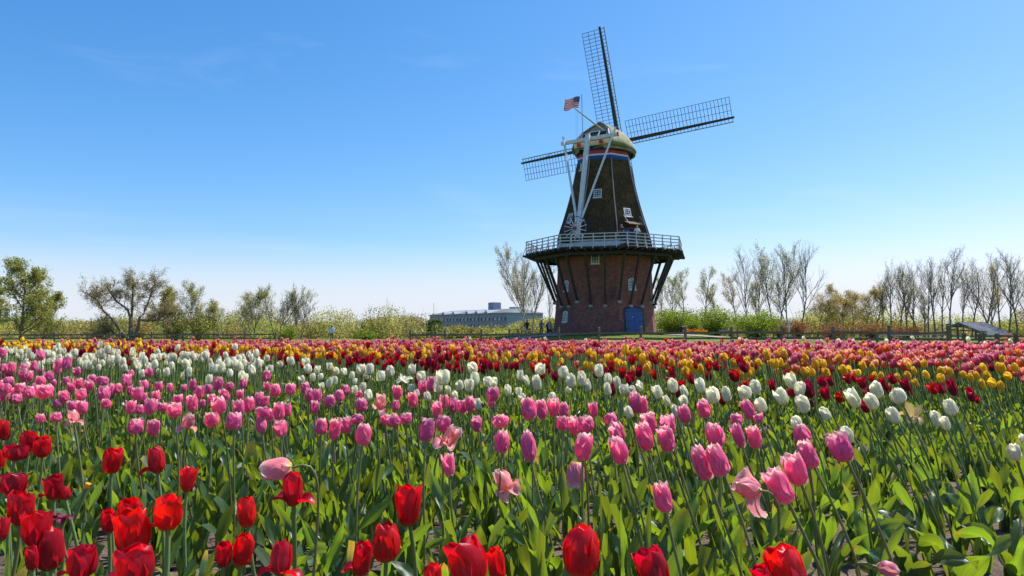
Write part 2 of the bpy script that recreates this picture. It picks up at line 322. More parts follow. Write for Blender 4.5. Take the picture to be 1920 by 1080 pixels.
# ------------------------------------------------------------------ ground
MILL = Vector((9.56, 71.0, .55))
def terrain(x, y):
    x = np.asarray(x, float); y = np.asarray(y, float)
    z = -.27 * sm(-14, 12, -x) * sm(17, 34, y)
    r = np.hypot(x - MILL.x, y - MILL.y)
    z = z + (MILL.z + .02 - z) * sm(17, 6.2, r)
    return z
def noise2(x, y, seed=0, oct=5, f0=1.0):
    r = np.random.default_rng(seed); z = np.zeros_like(x)
    for o in range(oct):
        for k in range(3):
            a = r.uniform(0, 6.28); f = f0 * 2 ** o * r.uniform(.7, 1.3)
            z += np.sin((x * math.cos(a) + y * math.sin(a)) * f + r.uniform(0, 6.28)) / 2 ** o / 3
    return z
def grid(xs, ys):
    X, Y = np.meshgrid(xs, ys); n, m = len(ys), len(xs)
    i = np.arange((n - 1) * (m - 1)); r, c = i // (m - 1), i % (m - 1); a = r * m + c
    return X.ravel(), Y.ravel(), np.stack([a, a + 1, a + m + 1, a + m], 1)
def far_edge(x): return np.where(x < 0, 15.2 + .05 * x * 0, 15.2 - .29 * x)
xs = np.concatenate([[-3500, -1500, -700, -350, -200], np.arange(-140, 141, 2.0), [200, 350, 700, 1500, 3500]])
ys = np.concatenate([[-300, -100, -40, -15, 0, 8], np.arange(14, 141, 2.0), [170, 250, 400, 800, 1600, 4000]])
X, Y, Fc = grid(xs, ys)
tag(link('ground', np_mesh('ground', np.stack([X, Y, terrain(X, Y) - .02], 1), Fc, mats=[M['ground']])), kind='structure')
# soil of the tulip field: fine near the camera, coarse farther off
xs = np.concatenate([np.arange(-34, -6, .8), np.arange(-6, 6, .045), np.arange(6, 30, .8)])
ys = np.concatenate([[-3, -1, 0, .5], np.arange(.9, 6, .045), np.arange(6, 15.4, .5)])
X, Y, Fc = grid(xs, ys)
Zs = .012 * noise2(X, Y, 3, 3, 2.2) + .010 * noise2(X, Y, 5, 4, 16)
Y2 = np.minimum(Y, far_edge(X) + .5)
tag(link('soil_bed', np_mesh('soil_bed', np.stack([X, Y2, Zs + .006], 1), Fc, mats=[M['soil']])), kind='structure')
# gravel path round the mill mound
mb = MB(); prev = None
for i in range(40):
    t = i / 39; x = -7 + 45 * t; y = 62.2 + 2.5 * math.sin(t * 3.1) - 1.5 * t
    w = .7 + .5 * math.sin(t * 3)
    a = [(x, y - w, float(terrain(x, y - w)) + .03), (x, y, float(terrain(x, y)) + .05), (x, y + w, float(terrain(x, y + w)) + .03)]
    if prev: mb.add(prev + a, [(0, 3, 4, 1), (1, 4, 5, 2)])
    prev = a
tag(mb.build('path', M['path'], smooth=True), kind='structure')

# ------------------------------------------------------------------ windmill
RZ = -math.atan2(MILL.x, MILL.y)
mill = empty('windmill', MILL, RZ)
tag(mill, 'tall octagonal windmill with brick base, shingled tower, railed gallery and four lattice sails', 'windmill')
ZB = MILL.z
A0 = 14.5
def ring(R, a): return Vector((R * math.sin(R_(a)), -R * math.cos(R_(a)), 0))
RB = lambda z: np.interp(z, [.3, 3.2, 8.7], [5.45, 5.14, 4.86])            # brick base, height above camera datum
RS = lambda z: np.interp(z, [8.6, 10.0, 11.1, 12.0, 12.9, 14.4, 15.9, 17.6, 18.9, 19.5], [5.1, 4.92, 4.62, 4.30, 4.02, 3.58, 3.22, 2.87, 2.67, 2.62])
def tower(name, prof, mat, parent):
    """eight facets through (z, R) rows with UV in metres"""
    V, Fq, U = [], [], []
    for k in range(8):
        a, b = A0 + 45 * k, A0 + 45 * k + 45
        for z, R in prof:
            hw = R * math.sin(R_(22.5))
            for s, an in ((-1, a), (1, b)):
                p = ring(R, an); V.append((p.x, p.y, z - ZB)); U.append((s * hw + k * 7.3, z))
        o = k * len(prof) * 2
        for i in range(len(prof) - 1): q = o + 2 * i; Fq.append((q, q + 1, q + 3, q + 2))
    return link(name, np_mesh(name, V, Fq, uv=U, mats=[mat], smooth=False), parent)
tower('brick_base', [(z, float(RB(z))) for z in np.linspace(.3, 8.7, 8)], M['brick'], mill)
tower('skirt_boards', [(8.66, 5.02), (9.5, 5.02)], M['whitepaint'], mill)
prof = []; z = 9.44
while z < 18.05:
    prof += [(z, float(RS(z)) + .035), (z + .219, float(RS(z + .22)) + .004)]; z += .22
tower('shingle_tower', prof, M['shingle'], mill)
for nm, z0, z1, mt, pr in (('blue_band', 18.0, 18.42, 'blue', .03), ('white_band', 18.42, 18.58, 'whitepaint', .04), ('red_band', 18.58, 18.92, 'redpaint', .03), ('neck', 18.92, 19.6, 'navy', 0)):
    tower(nm, [(z0, float(RS(z0)) + pr), (z1, float(RS(z1)) + pr)], M[mt], mill)
for k in range(8):
    mb = MB(); pts = [ring(float(RS(z)) + .05, A0 + 45 * k) + Vector((0, 0, z - ZB)) for z in np.linspace(9.95, 18.0, 9)]
    mb.tube(pts, .05, 5); mb.build('corner_strip', M['stone'], mill)
def facet(m, Rf, s, z):
    """matrix on facet m: x along the wall (to the right seen from outside), y into the wall, z up its slope"""
    ap = math.cos(R_(22.5)); r0, r1 = float(Rf(z - .3)) * ap, float(Rf(z + .3)) * ap
    o = Vector((math.sin(R_(m)), -math.cos(R_(m)), 0)); rt = Vector((math.cos(R_(m)), math.sin(R_(m)), 0))
    up = (o * (r1 - r0) + Vector((0, 0, .6))).normalized(); inn = up.cross(rt)
    p = o * (r0 + r1) / 2 + rt * s + Vector((0, 0, z - ZB))
    return Matrix.Translation(p) @ Matrix(((rt.x, inn.x, up.x), (rt.y, inn.y, up.y), (rt.z, inn.z, up.z))).to_4x4()
def window(m, Rf, s, z, w, h, arched, nx=3, ny=4, out=.05):
    Mx = facet(m, Rf, s, z); rise = .2 * w if arched else 0
    def arc(hw, hh, r, n=8):
        top = [(hw * (1 - 2 * i / n), hh - r + r * (1 - (1 - 2 * i / n) ** 2)) for i in range(n + 1)] if r else [(hw, hh), (-hw, hh)]
        return [(-hw, -hh), (hw, -hh)] + top
    o, i_ = arc(w / 2, h / 2, rise), arc(w / 2 - .09, h / 2 - .09, rise)
    mb = MB(); n = len(o)
    V = [Mx @ Vector((x, -out, y)) for x, y in o] + [Mx @ Vector((x, -out, y)) for x, y in i_] + [Mx @ Vector((x, .06, y)) for x, y in o] + [Mx @ Vector((x, .06, y)) for x, y in i_]
    Fq = []
    for k in range(n):
        j = (k + 1) % n; Fq += [(k, j, n + j, n + k), (2 * n + k, 2 * n + j, j, k), (n + k, n + j, 3 * n + j, 3 * n + k)]
    mb.add(V, Fq); mb.box(-w / 2 - .07, w / 2 + .07, -out - .08, .02, -h / 2 - .08, -h / 2 + .0, M=Mx)
    wn = mb.build('window', M['whitepaint'], mill)
    mb = MB(); mb.add([Mx @ Vector((x, -.02, y)) for x, y in i_], [tuple(range(n))]); mb.build('pane', M['glass'], wn)
    mb = MB()
    for k in range(1, nx): x = -w / 2 + w * k / nx; mb.box(x - .022, x + .022, -.045, -.012, -h / 2 + .05, h / 2 - .06 - rise * .3, M=Mx)
    for k in range(1, ny): y = -h / 2 + h * k / ny; mb.box(-w / 2 + .05, w / 2 - .05, -.049, -.014, y - .022, y + .022, M=Mx)
    mb.build('glazing_bar', M['whitepaint'], wn)
window(-8, RB, -.30, 7.85, .80, 1.10, True)
window(-53, RB, -.17, 5.3, .80, 1.12, True); window(-53, RB, -.1, 2.25, .80, 1.12, True)
window(37, RB, -.30, 5.36, .88, 1.12, True)
window(-8, RS, -.2, 14.4, .80, .92, False); window(37, RS, -.12, 12.45, .85, .92, False)
window(-53, RS, -.1, 17.55, .70, .78, False); window(-53, RS, -.55, 12.2, .80, 1.0, False)
window(127, RB, 0, 5.3, .8, 1.1, True); window(-98, RB, 0, 5.3, .8, 1.1, True)
# blue arched door with its two leaves and hinges
Mx = facet(37, RB, -.28, 1.95)
def leafshape(x0, x1, hw, h0, h1, r, n=6):
    top = [(x1 + (x0 - x1) * i / n) for i in range(n + 1)]
    return [(x0, h0), (x1, h0)] + [(x, h1 - r + r * (1 - (x / hw) ** 2)) for x in top]
door = None
for x0, x1 in ((-1.06, -.012), (.012, 1.06)):
    o = leafshape(x0, x1, 1.06, -1.35, 1.12, .28); n = len(o); mb = MB()
    mb.add([Mx @ Vector((x, -.07, y)) for x, y in o] + [Mx @ Vector((x, .05, y)) for x, y in o], [tuple(range(n))] + [(k, n + k, n + (k + 1) % n, (k + 1) % n) for k in range(n)])
    d = mb.build('door', M['blue'], mill); sx = -1 if x0 < -.5 else 1
    for hz in (-.9, -.2, .75):
        mb = MB(); mb.box(min(sx * 1.03, sx * .55), max(sx * 1.03, sx * .55), -.086, -.06, hz - .03, hz + .03, M=Mx); mb.build('hinge', M['tar'], d)
    if sx < 0:
        mb = MB(); mb.box(-.3, -.1, -.10, -.06, .18, .22, M=Mx); mb.build('handle', M['whitepaint'], d)
o = leafshape(-1.22, 1.22, 1.22, -1.38, 1.28, .30, 10); i_ = leafshape(-1.07, 1.07, 1.07, -1.38, 1.13, .28, 10); n = len(o); mb = MB()
mb.add([Mx @ Vector((x, -.04, y)) for x, y in o] + [Mx @ Vector((x, -.04, y)) for x, y in i_] + [Mx @ Vector((x, .1, y)) for x, y in o], [(k, k + 1, n + k + 1, n + k) for k in range(1, n - 1)] + [(n * 2 + k, n * 2 + k + 1, k + 1, k) for k in range(1, n - 1)] + [(n - 1, 0, n, 2 * n - 1)])
mb.build('door_arch', M['tar'], mill)
# upper door on the gallery with little canopy
Mx = facet(37, RS, .05, 9.75)
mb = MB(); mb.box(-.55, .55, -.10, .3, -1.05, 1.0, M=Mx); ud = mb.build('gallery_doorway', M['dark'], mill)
mb = MB(); mb.box(-1.12, -.64, -.14, -.08, -1.05, .95, M=Mx); mb.build('open_leaf', M['blue'], ud)
mb = MB(); mb.box(-.62, -.55, -.14, .1, -1.05, 1.05, M=Mx); mb.box(.55, .62, -.14, .1, -1.05, 1.05, M=Mx); mb.box(-.62, .62, -.145, .1, 1.0, 1.08, M=Mx); mb.build('door_frame', M['redpaint'], ud)
mb = MB(); C4 = [Mx @ Vector(p) for p in ((-.95, -.02, 1.75), (.95, -.02, 1.75), (1.0, -.75, 1.3), (-1.0, -.75, 1.3))]
mb.add(C4 + [p - Vector((0, 0, .06)) for p in C4], [(0, 1, 2, 3), (7, 6, 5, 4), (0, 3, 7, 4), (3, 2, 6, 7), (2, 1, 5, 6), (1, 0, 4, 5)]); mb.build('canopy', M['wood'], mill)
for sx in (-1, 1):
    mb = MB(); mb.bar(Mx @ Vector((sx * .98, -.72, 1.28)), Mx @ Vector((sx * 1.0, -.02, 2.35)), .07); mb.build('canopy_stay', M['stone'], mill)
# gallery
ZD, RG = 8.65, 8.25
V, Fq = [], []
for k in range(8):
    a = A0 + 45 * k
    for R, z in ((4.9, ZD), (RG, ZD), (RG, ZD - .16), (4.9, ZD - .16)): p = ring(R, a); V.append((p.x, p.y, z - ZB))
for k in range(8):
    q, r = 4 * k, 4 * ((k + 1) % 8)
    for i in range(4): j = (i + 1) % 4; Fq.append((q + i, r + i, r + j, q + j))
deck = link('gallery_deck', np_mesh('gallery_deck', V, Fq, mats=[M['tar']], smooth=False), mill)
def side_pt(R, k, t, z): return ring(R, A0 + 45 * k).lerp(ring(R, A0 + 45 * k + 45), t) + Vector((0, 0, z - ZB))
jm = None
for k in range(8):
    for i in range(8):
        t = i / 8; o = side_pt(RG + .28, k, t, ZD - .27); q = side_pt(4.6, k, t, ZD - .27)
        mb = MB(); mb.bar(q, o, .14, .2); mb.build('joist', M['tar'], deck)
    mb = MB(); mb.bar(side_pt(7.15, k, 0, ZD - .52), side_pt(7.15, k, 1, ZD - .52), .26, .28); mb.build('ring_beam', M['tar'], deck)
    mb = MB(); mb.bar(side_pt(5.7, k, 0, ZD - .5), side_pt(5.7, k, 1, ZD - .5), .2, .24); mb.build('ring_beam', M['tar'], deck)
    for i in range(3):
        t = i / 3; top = side_pt(7.15, k, t, ZD - .6); zb = 3.75 if i == 0 else 3.35
        foot = side_pt(float(RB(zb)) + .16, k, t, zb)
        mb = MB(); mb.bar(foot, top, .15, .17, .21, .22); mb.build('strut', M['tar'], mill)
        mb = MB(); c = side_pt(float(RB(zb)) + .1, k, t, zb - .14); u = Vector((c.x, c.y, 0)).normalized()
        mb.bar(c - u * .25, c + u * .22, .36, .24); mb.build('corbel', M['stone'], mill)
V, Fq = [], []
mb = MB()
for k in range(8): mb.bar(side_pt(RG - .08, k, 0, ZD + 1.18), side_pt(RG - .08, k, 1, ZD + 1.18), .13, .075)
rail = mb.build('gallery_railing', M['railpaint'], mill)
for k in range(8):
    for h in (.28, .58, .88):
        mb = MB(); mb.bar(side_pt(RG - .08, k, 0, ZD + h), side_pt(RG - .08, k, 1, ZD + h), .06, .095); mb.build('rail', M['railpaint'], rail)
    for i in range(6):
        p = side_pt(RG - .08, k, i / 6, ZD - .15); mb = MB(); mb.bar(p, p + Vector((0, 0, 1.31)), .10); mb.build('post', M['railpaint'], rail)
        o = side_pt(RG + .26, k, i / 6, ZD - .2); mb = MB(); mb.bar(o, p + Vector((0, 0, .82)), .06); mb.build('stay', M['railpaint'], rail)
# cap, turned so that the sails face away
CAPROT = R_(-26.8)
cap = None
secs = [(-2.66, 1.0, 0), (-2.3, 1.03, 0), (-1.2, 1.28, -.05), (.3, 1.36, -.12), (1.5, 1.26, -.25), (2.6, 1.0, -.5), (3.4, .68, -.85), (3.8, .3, -1.2)]
base_sec = [(2.25, 19.25), (2.1, 19.75), (1.98, 20.2), (1.5, 21.1), (.72, 21.78), (0, 22.25)]
V = []; ns_ = len(base_sec) * 2 - 1
for y, sc, dz in secs:
    half = [(x * sc, 19.25 + (z - 19.25) * (1 + dz / 2.6)) for x, z in base_sec]
    for x, z in half + [(-x, z) for x, z in half[-2::-1]]: V.append((x, y + (max(0, z - 20.1) * .8 if y < -2 else max(0, z - 20.1) * .3 if y < -1 else 0), z - ZB))
Fq = [(i * ns_ + j, i * ns_ + j + 1, (i + 1) * ns_ + j + 1, (i + 1) * ns_ + j) for i in range(len(secs) - 1) for j in range(ns_ - 1)]
me = np_mesh('cap', V, Fq, mats=[M['roof']], smooth=False)
cap = link('cap', me, mill, rot=(0, 0, CAPROT))
mod = cap.modifiers.new('thick', 'SOLIDIFY'); mod.thickness = .12
def capbox(name, mat, *a): mb = MB(); mb.box(*a); return mb.build(name, mat, cap)
# front closing board under the roof, the rear gable, its windows and trim
n = ns_; gy = -2.55
def lean(z): return max(0, z - 20.1) * .8
pts = [(x * .97, gy + lean(z), z - ZB - .03) for x, z in base_sec] + [(-x * .97, gy + lean(z), z - ZB - .03) for x, z in base_sec[-2::-1]]
mb = MB(); mb.add(pts, [tuple(range(len(pts)))]); mb.build('gable', M['roof'], cap)
V = [ring(3.0, a) for a in range(0, 360, 15)]
mb = MB(); mb.add([Vector((p.x, p.y * 1.05 + .3, 19.3 - ZB)) for p in V], [tuple(range(24))]); mb.build('cap_floor', M['tar'], cap)
for x0, x1, z1 in ((-1.38, -.70, 21.0), (-.56, .44, 21.08), (.58, 1.38, 21.0)):
    SH = Matrix(((1, 0, 0, 0), (0, 1, .8, -.8 * (20.1 - ZB)), (0, 0, 1, 0), (0, 0, 0, 1)))
    mb = MB(); mb.box(x0, x1, gy - .04, gy - .01, 20.16 - ZB, z1 - ZB, M=SH); pw = mb.build('window', M['dark'], cap)
    mb = MB()
    for a, b, c, d_ in ((x0 - .07, x0, 20.1, z1 + .05), (x1, x1 + .07, 20.1, z1 + .05)): mb.box(a, b, gy - .1, gy, c - ZB, d_ - ZB, M=SH)
    mb.box(x0, x1, gy - .098, gy, z1 - ZB, z1 + .06 - ZB, M=SH); mb.build('window_frame', M['whitepaint'], cap)
for sx in (-1, 1):
    mb = MB(); P = [Vector((sx * 1.98, gy - .14 + lean(20.15), 20.15 - ZB)), Vector((sx * 1.5, gy - .14 + lean(21.1), 21.1 - ZB)), Vector((sx * .72, gy - .14 + lean(21.78), 21.78 - ZB)), Vector((0, gy - .14 + lean(22.25), 22.22 - ZB))]
    mb.bar(P[0], P[1], .07, .3, up=(0, 1, 0)); mb.build('barge_board', M['whitepaint'], cap)
    mb = MB(); mb.bar(P[1], P[2], .06, .14, up=(0, 1, 0)); mb.bar(P[2], P[3], .06, .14, up=(0, 1, 0)); mb.build('verge_board', M['board'], cap)
mb = MB(); mb.box(-2.0, 2.0, gy - .26, gy + .0, 19.42 - ZB, 19.86 - ZB); mb.build('sill_board', M['cream'], cap)
for x in (-1.35, 1.15): capbox('beam_end', M['redpaint'], x - .17, x + .17, gy - .52, gy - .02, 19.48 - ZB, 19.82 - ZB)
# eaves skirt with red dentils
mb = MB()
for i in range(40):
    t0, t1 = -1.02 + i * 2.04 / 40 * 1, -1.02 + (i + 1) * 2.04 / 40
    def ev(t, r): a = t * math.pi * .83; return Vector((r * math.sin(a), r * 1.17 * math.cos(a) + .25, 0))
    a, b = ev(t0, 3.02), ev(t1, 3.02); c, d_ = ev(t0, 2.8), ev(t1, 2.8); z0, z1 = 19.02 - ZB, 19.32 - ZB
    mb.add([a + Vector((0, 0, z0)), b + Vector((0, 0, z0)), b + Vector((0, 0, z1)), a + Vector((0, 0, z1)), c + Vector((0, 0, z0)), d_ + Vector((0, 0, z0))], [(0, 1, 2, 3), (4, 5, 1, 0)])
mb.build('eaves_skirt', M['roof'], cap)
for i in range(-9, 10):
    p = ev(i / 10, 3.05); mb = MB(); mb.box(p.x - .06, p.x + .06, p.y - .06, p.y + .06, 19.30 - ZB, 19.42 - ZB); mb.build('dentil', M['redpaint'], cap)
# tail: cross beam, pole, braces, winch wheel
mb = MB(); mb.bar((-3.1, gy - .68, 20.0 - ZB), (3.1, gy - .68, 20.0 - ZB), .26, .34); cb = mb.build('cross_beam', M['whitepaint'], cap)
for sx in (-1, 1): mb = MB(); mb.box(min(sx * 3.102, sx * 3.2), max(sx * 3.102, sx * 3.2), gy - .82, gy - .54, 19.82 - ZB, 20.18 - ZB); mb.build('beam_end', M['redpaint'] if sx > 0 else M['whitepaint'], cb)
mb = MB(); mb.bar((0, gy - .95, 20.35 - ZB), (0, -5.75, 9.9 - ZB),   .43, .34, .37, .3, up=(0, 1, 0)); mb.build('tail_pole', M['whitepaint'], cap)
for sx in (-1, 1):
    a, b = Vector((sx * 2.78, gy - .9, 20.1 - ZB)), Vector((sx * .2, -5.5, 11.4 - ZB))
    mb = MB(); mb.bar(a + (a - b) * .07, b, .18, .18); mb.build('tail_brace', M['whitepaint'], cap)
WC = Vector((0, -6.2, 10.62 - ZB)); mb = MB()
mb.tube([WC + Vector((1.16 * math.cos(t), 0, 1.16 * math.sin(t))) for t in np.linspace(0, 2 * math.pi, 29)], .045, 6, cap=False)
wheel = mb.build('winch_wheel', M['blue'], cap)
# (sub-parts may not go deeper, so the spokes and hub belong to the cap)
for k in range(14):
    t = 2 * math.pi * k / 14 + .2; d_ = Vector((math.cos(t), 0, math.sin(t))); mb = MB(); mb.bar(WC + d_ * .15 - Vector((0, .03, 0)), WC + d_ * 1.22 - Vector((0, .03, 0)), .085, .06, .06, .05); mb.build('spoke', M['whitepaint'], cap)
for r, y0, y1, mt in ((.21, -.16, .1, 'redpaint'), (.12, -.2, -.15, 'blue')):
    mb = MB(); mb.tube([WC + Vector((0, y0, 0)), WC + Vector((0, y1, 0))], r, 14); mb.build('hub', M[mt], cap)
# windshaft and sails
SAILROT = R_(-21.2); HUB = Vector((0, 4.49, 21.52 - ZB)); SR = Matrix.Rotation(SAILROT, 4, 'Z')
mb = MB(); mb.tube([SR @ Vector((0, 2.2, 20.93 - ZB)), SR @ (HUB + Vector((0, .5, .13)))], [.36, .33], 12); mb.build('windshaft', M['tar'], mill)
SL = 12.25
zs = np.linspace(1.05, SL - .12, 30)
latm = {}
def mk(name, a, b, w, h, mat, w2=None, h2=None):
    mb = MB(); mb.bar(a, b, w, h, w2, h2, up=(0, 1, 0)); return mb.mesh(name, mat)
latm['stock'] = mk('stock', (0, 0, 0), (0, 0, SL + .1), .44, .34, M['stock'], .22, .2)
latm['bar'] = mk('sail_bar', (-2.1, .1, 0), (.46, .1, 0), .045, .04, M['lath'])
hem = [mk('hem_lath', (x, .14, zs[0] - .05), (x, .14, zs[-1] + .05), .045, .04, M['lath']) for x in (-2.08, -1.40, -.72)]
lead = mk('leading_board', (.45, .06, zs[0] - .1), (.45, .06, zs[-1] + .1), .10, .04, M['board'])
spoke_bolt = mk('sail_tie', (0, -.18, 5.2), (.44, .02, 4.3), .04, .04, M['lath'])
for k in range(4):
    e = link('sail', latm['stock'], mill)
    ang = R_(4.2) + k * math.pi / 2          # turned anticlockwise seen from behind
    e.matrix_local = SR @ Matrix.Translation(HUB + Vector((0, .14 * (k % 2), 0))) @ Matrix.Rotation(R_(15), 4, 'X') @ Matrix.Rotation(-ang, 4, 'Y') @ Matrix.Rotation(R_(48 if k == 2 else 4), 4, 'Z')
    for zz in zs: link('sail_bar', latm['bar'], e, loc=(0, 0, zz))
    for h_ in hem: link('hem_lath', h_, e)
    link('leading_board', lead, e); link('sail_tie', spoke_bolt, e); link('sail_tie', spoke_bolt, e, loc=(0, 0, 4))
# lightning rod, flag staff, flag
inv = (Matrix.Translation(MILL) @ Matrix.Rotation(RZ, 4, 'Z')).inverted()
mb = MB(); mb.bar(inv @ at(1092.5, 250, 68.6), inv @ at(1090.5, 177, 68.6), .05, .05); mb.build('lightning_rod', M['tar'], mill)
mb = MB(); mb.tube([inv @ at(1134, 247, 68.9), inv @ at(1077.5, 203, 66.6)], [.09, .055], 8); mb.build('flag_staff', M['board'], mill)
for x_ in (1080, 1083): mb = MB(); mb.bar(inv @ at(x_, 208, 66.8), inv @ at(x_, 274, 67.4), .018); mb.build('halyard', M['stone'], mill)
fm = [thin('flag_red', (.62, .02, .05), (.8, .03, .06), .5, .8), thin('flag_white', (.82, .81, .8), (.85, .84, .84), .5, .8, streak=.04), thin('flag_blue', (.03, .05, .2), (.05, .08, .32), .4, .8)]
TLp, BLp = at(1087.5, 181.5, 67.3), at(1084.5, 203, 67.3)
def flag_pt(u, v):
    p = TLp.lerp(BLp, v) + Vector((-1, .25, 0)) * (1.42 * u)
    return p + Vector((0, 1, 0)) * .13 * math.sin(u * 8 + v * 1.2) * (u + .1) + Vector((0, 0, 1)) * (.10 * math.sin(u * 6.2 + .2) - .10 * u + .05 * math.sin(u * 3) * v)
V, Fq, mi = [], [], []; NU, NV = 30, 26
for j in range(NV + 1):
    for i in range(NU + 1): V.append(flag_pt(i / NU, j / NV))
for j in range(NV):
    for i in range(NU):
        a = j * (NU + 1) + i; Fq.append((a, a + 1, a + NU + 2, a + NU + 1)); st = j // 2
        mi.append(2 if (st < 7 and i < 12) else (0 if st % 2 == 0 else 1))
fl = link('flag', np_mesh('flag', [tuple(v) for v in V], Fq, mats=fm, mi=mi)); fl.modifiers.new('thick', 'SOLIDIFY').thickness = .012
tag(fl, 'small striped red and white flag with blue starred corner flying above the mill cap', 'flag')
for r in range(9):
    for c in range(6 if r % 2 == 0 else 5):
        u = (.033 + .0667 * c + (.0333 if r % 2 else 0)); v = (r + 1) / 10 * 7 / 13; mb = MB()
        p = flag_pt(u, v) + Vector((0, -.012, 0)); ptl = []
        for q in range(10):
            rr = .038 if q % 2 == 0 else .016; t = math.pi / 2 + q * math.pi / 5; ptl.append(p + Vector((rr * math.cos(t), 0, rr * math.sin(t))))
        mb.add(ptl, [tuple(range(10))[::-1]]); mb.build('star', fm[1], fl)
#PART2
# ------------------------------------------------------------------ fences
def post_rail(name, label, X0, X1, n, hgt, wob, pxs=None, top=1.0):
    f = empty(name, (X0[0], X0[1], float(terrain(X0[0], X0[1])))); tag(f, label, 'fence')
    o = Vector(f.location); tops = []
    for i in range(n):
        t = i / (n - 1); x, y = X0[0] + (X1[0] - X0[0]) * t, X0[1] + (X1[1] - X0[1]) * t
        if pxs: # posts stand where their own spacing puts them
            a = (pxs[i] - 960) / F; d = Vector((X1[0] - X0[0], X1[1] - X0[1])); k = (a * X0[1] - X0[0]) / (d.x - a * d.y); x, y = X0[0] + d.x * k, X0[1] + d.y * k
        z = float(terrain(x, y)); h = hgt[i] if hasattr(hgt, '__len__') else hgt
        p = Vector((x, y, z)) - o; lx, ly = random.uniform(-wob, wob), random.uniform(-wob, wob)
        r = random.uniform(.085, .105); mb = MB()
        mb.tube([p + Vector((0, 0, -.2)), p + Vector((lx * .5, ly * .5, h * .5)), p + Vector((lx, ly, h - .03)), p + Vector((lx, ly, h))], [r * 1.05, r, r * .95, r * .6], 8)
        mb.build('post', M['wood'], f); tops.append((p, h))
    for i in range(n - 1):
        (a, h0), (b, h1) = tops[i], tops[i + 1]
        for q in (.36, .76):
            j = lambda: Vector((random.uniform(-.03, .03), -.04, random.uniform(-.035, .035)))
            s_ = a + Vector((0, 0, q * .95)) + j(); e_ = b + Vector((0, 0, q * .95)) + j(); d = (e_ - s_).normalized() * .1
            m1 = s_.lerp(e_, .5) + Vector((0, 0, random.uniform(-.05, .02)))
            mb = MB(); w = random.uniform(.13, .18); mb.bar(s_ - d, m1 + d * .2, .06, w); mb.bar(m1 - d * .2, e_ + d, .06, w * .95); mb.build('rail', M['wood'], f)
    return f
post_rail('rail_fence', 'long weathered split-rail fence along the field edge left of the open gap', (-52.0, 68.95), (-24.86, 73.03), 10, 1.05, .03)
post_rail('rail_fence', 'weathered split-rail fence running in front of the windmill mound', (-8.0, 55.18), (25.885, 41.36), 13, [1.22, 1.2, 1.17, 1.14, 1.18, 1.16, 1.18, 1.16, 1.15, 1.17, 1.15, 1.2, 1.18], .03, pxs=[770, 835, 903, 972, 1047, 1122, 1201, 1284, 1371, 1464, 1561, 1665, 1776])
bf = empty('board_fence', (25.9, 41.3, 0)); tag(bf, 'dark three-board pasture fence before the metal-roofed shelter', 'fence')
o = Vector(bf.location); pp = []
for i, px in enumerate((1779, 1808, 1838, 1870, 1905, 1942)):
    y = 42.4 - .45 * i; g = at(px, 640, y); pp.append(Vector((g.x, y, 0)) - o); mb = MB(); mb.box(-.09, .09, -.09, .09, -.1, (1.28 if i == 0 else .68) + (0 if i == 0 else random.uniform(-.03, .06)), M=Matrix.Translation(pp[-1])); mb.build('post', M['bark_dark'], bf)
for i in range(5):
    for q in (.1, .30, .52): mb = MB(); e = random.uniform(-.012, .012); mb.bar(pp[i] + Vector((0, -.11, q + e)), pp[i + 1] + Vector((0, -.11, q - e)), .03, .10); mb.build('board', M['wood'], bf)
bf = empty('board_fence', (27, 52, 0)); tag(bf, 'low board fence receding behind the split rails near the rusty bushes', 'fence'); o = Vector(bf.location); pp = []
for i, px in enumerate((1645, 1672, 1697, 1715, 1733, 1750, 1766)):
    y = 50 + 3.0 * i; g = at(px, 640, y); pp.append(Vector((g.x, y, 0)) - o); mb = MB(); mb.box(-.08, .08, -.08, .08, -.1, .62, M=Matrix.Translation(pp[-1])); mb.build('post', M['bark_dark'], bf)
for i in range(6):
    for q in (.2, .5): mb = MB(); mb.bar(pp[i] + Vector((0, -.1, q)), pp[i + 1] + Vector((0, -.1, q)), .03, .12); mb.build('board', M['wood'], bf)

# ------------------------------------------------------------------ open shelter with metal roof
sh = empty('shelter', at(1835, 640, 72) * 1.0); sh.location.z = 0; tag(sh, 'open timber shelter with sloping grey metal roof behind the board fence', 'shelter'); so = Vector(sh.location)
def S(px, py, y): return at(px, py, y) - so
fl_, fr_, rg_ = S(1777, 613, 72), S(1852, 627, 71), S(1796, 604, 72)
bk = Vector((3.0, 5.0, 0)); R0, R1 = rg_, S(1845, 604, 77); E1 = S(1898, 626.5, 75.5); L1 = S(1830, 612, 77)
def slab(name, q, th, mat): 
    q = [Vector(v) for v in q]; mb = MB(); d = Vector((0, 0, -th)); mb.add(q + [v + d for v in q], [(0, 1, 2, 3), (7, 6, 5, 4), (0, 4, 5, 1), (1, 5, 6, 2), (2, 6, 7, 3), (3, 7, 4, 0)]); return mb.build(name, mat, sh)
rf = slab('roof', [R0, fr_, E1, R1], .07, M['metalroof']); slab('roof', [fl_, R0 + Vector((0, 0, .01)), R1 + Vector((0, 0, .01)), L1], .07, M['metalroof'])
for i in range(15):
    t = i / 14; a, b = R0.lerp(R1, t), fr_.lerp(E1, t); mb = MB(); mb.bar(a + Vector((0, 0, .02)), b + Vector((0, 0, .02)), .05, .05); mb.build('roof_rib', M['metalroof'], rf)
for p in (fl_ + Vector((.3, 0, 0)), rg_, fr_ - Vector((.3, 0, -.1)), L1, R1, E1 - Vector((.3, 0, 0))): mb = MB(); mb.bar((p.x, p.y + .1, -.1), (p.x, p.y + .1, p.z - .1), .16); mb.build('post', M['bark_dark'], sh)
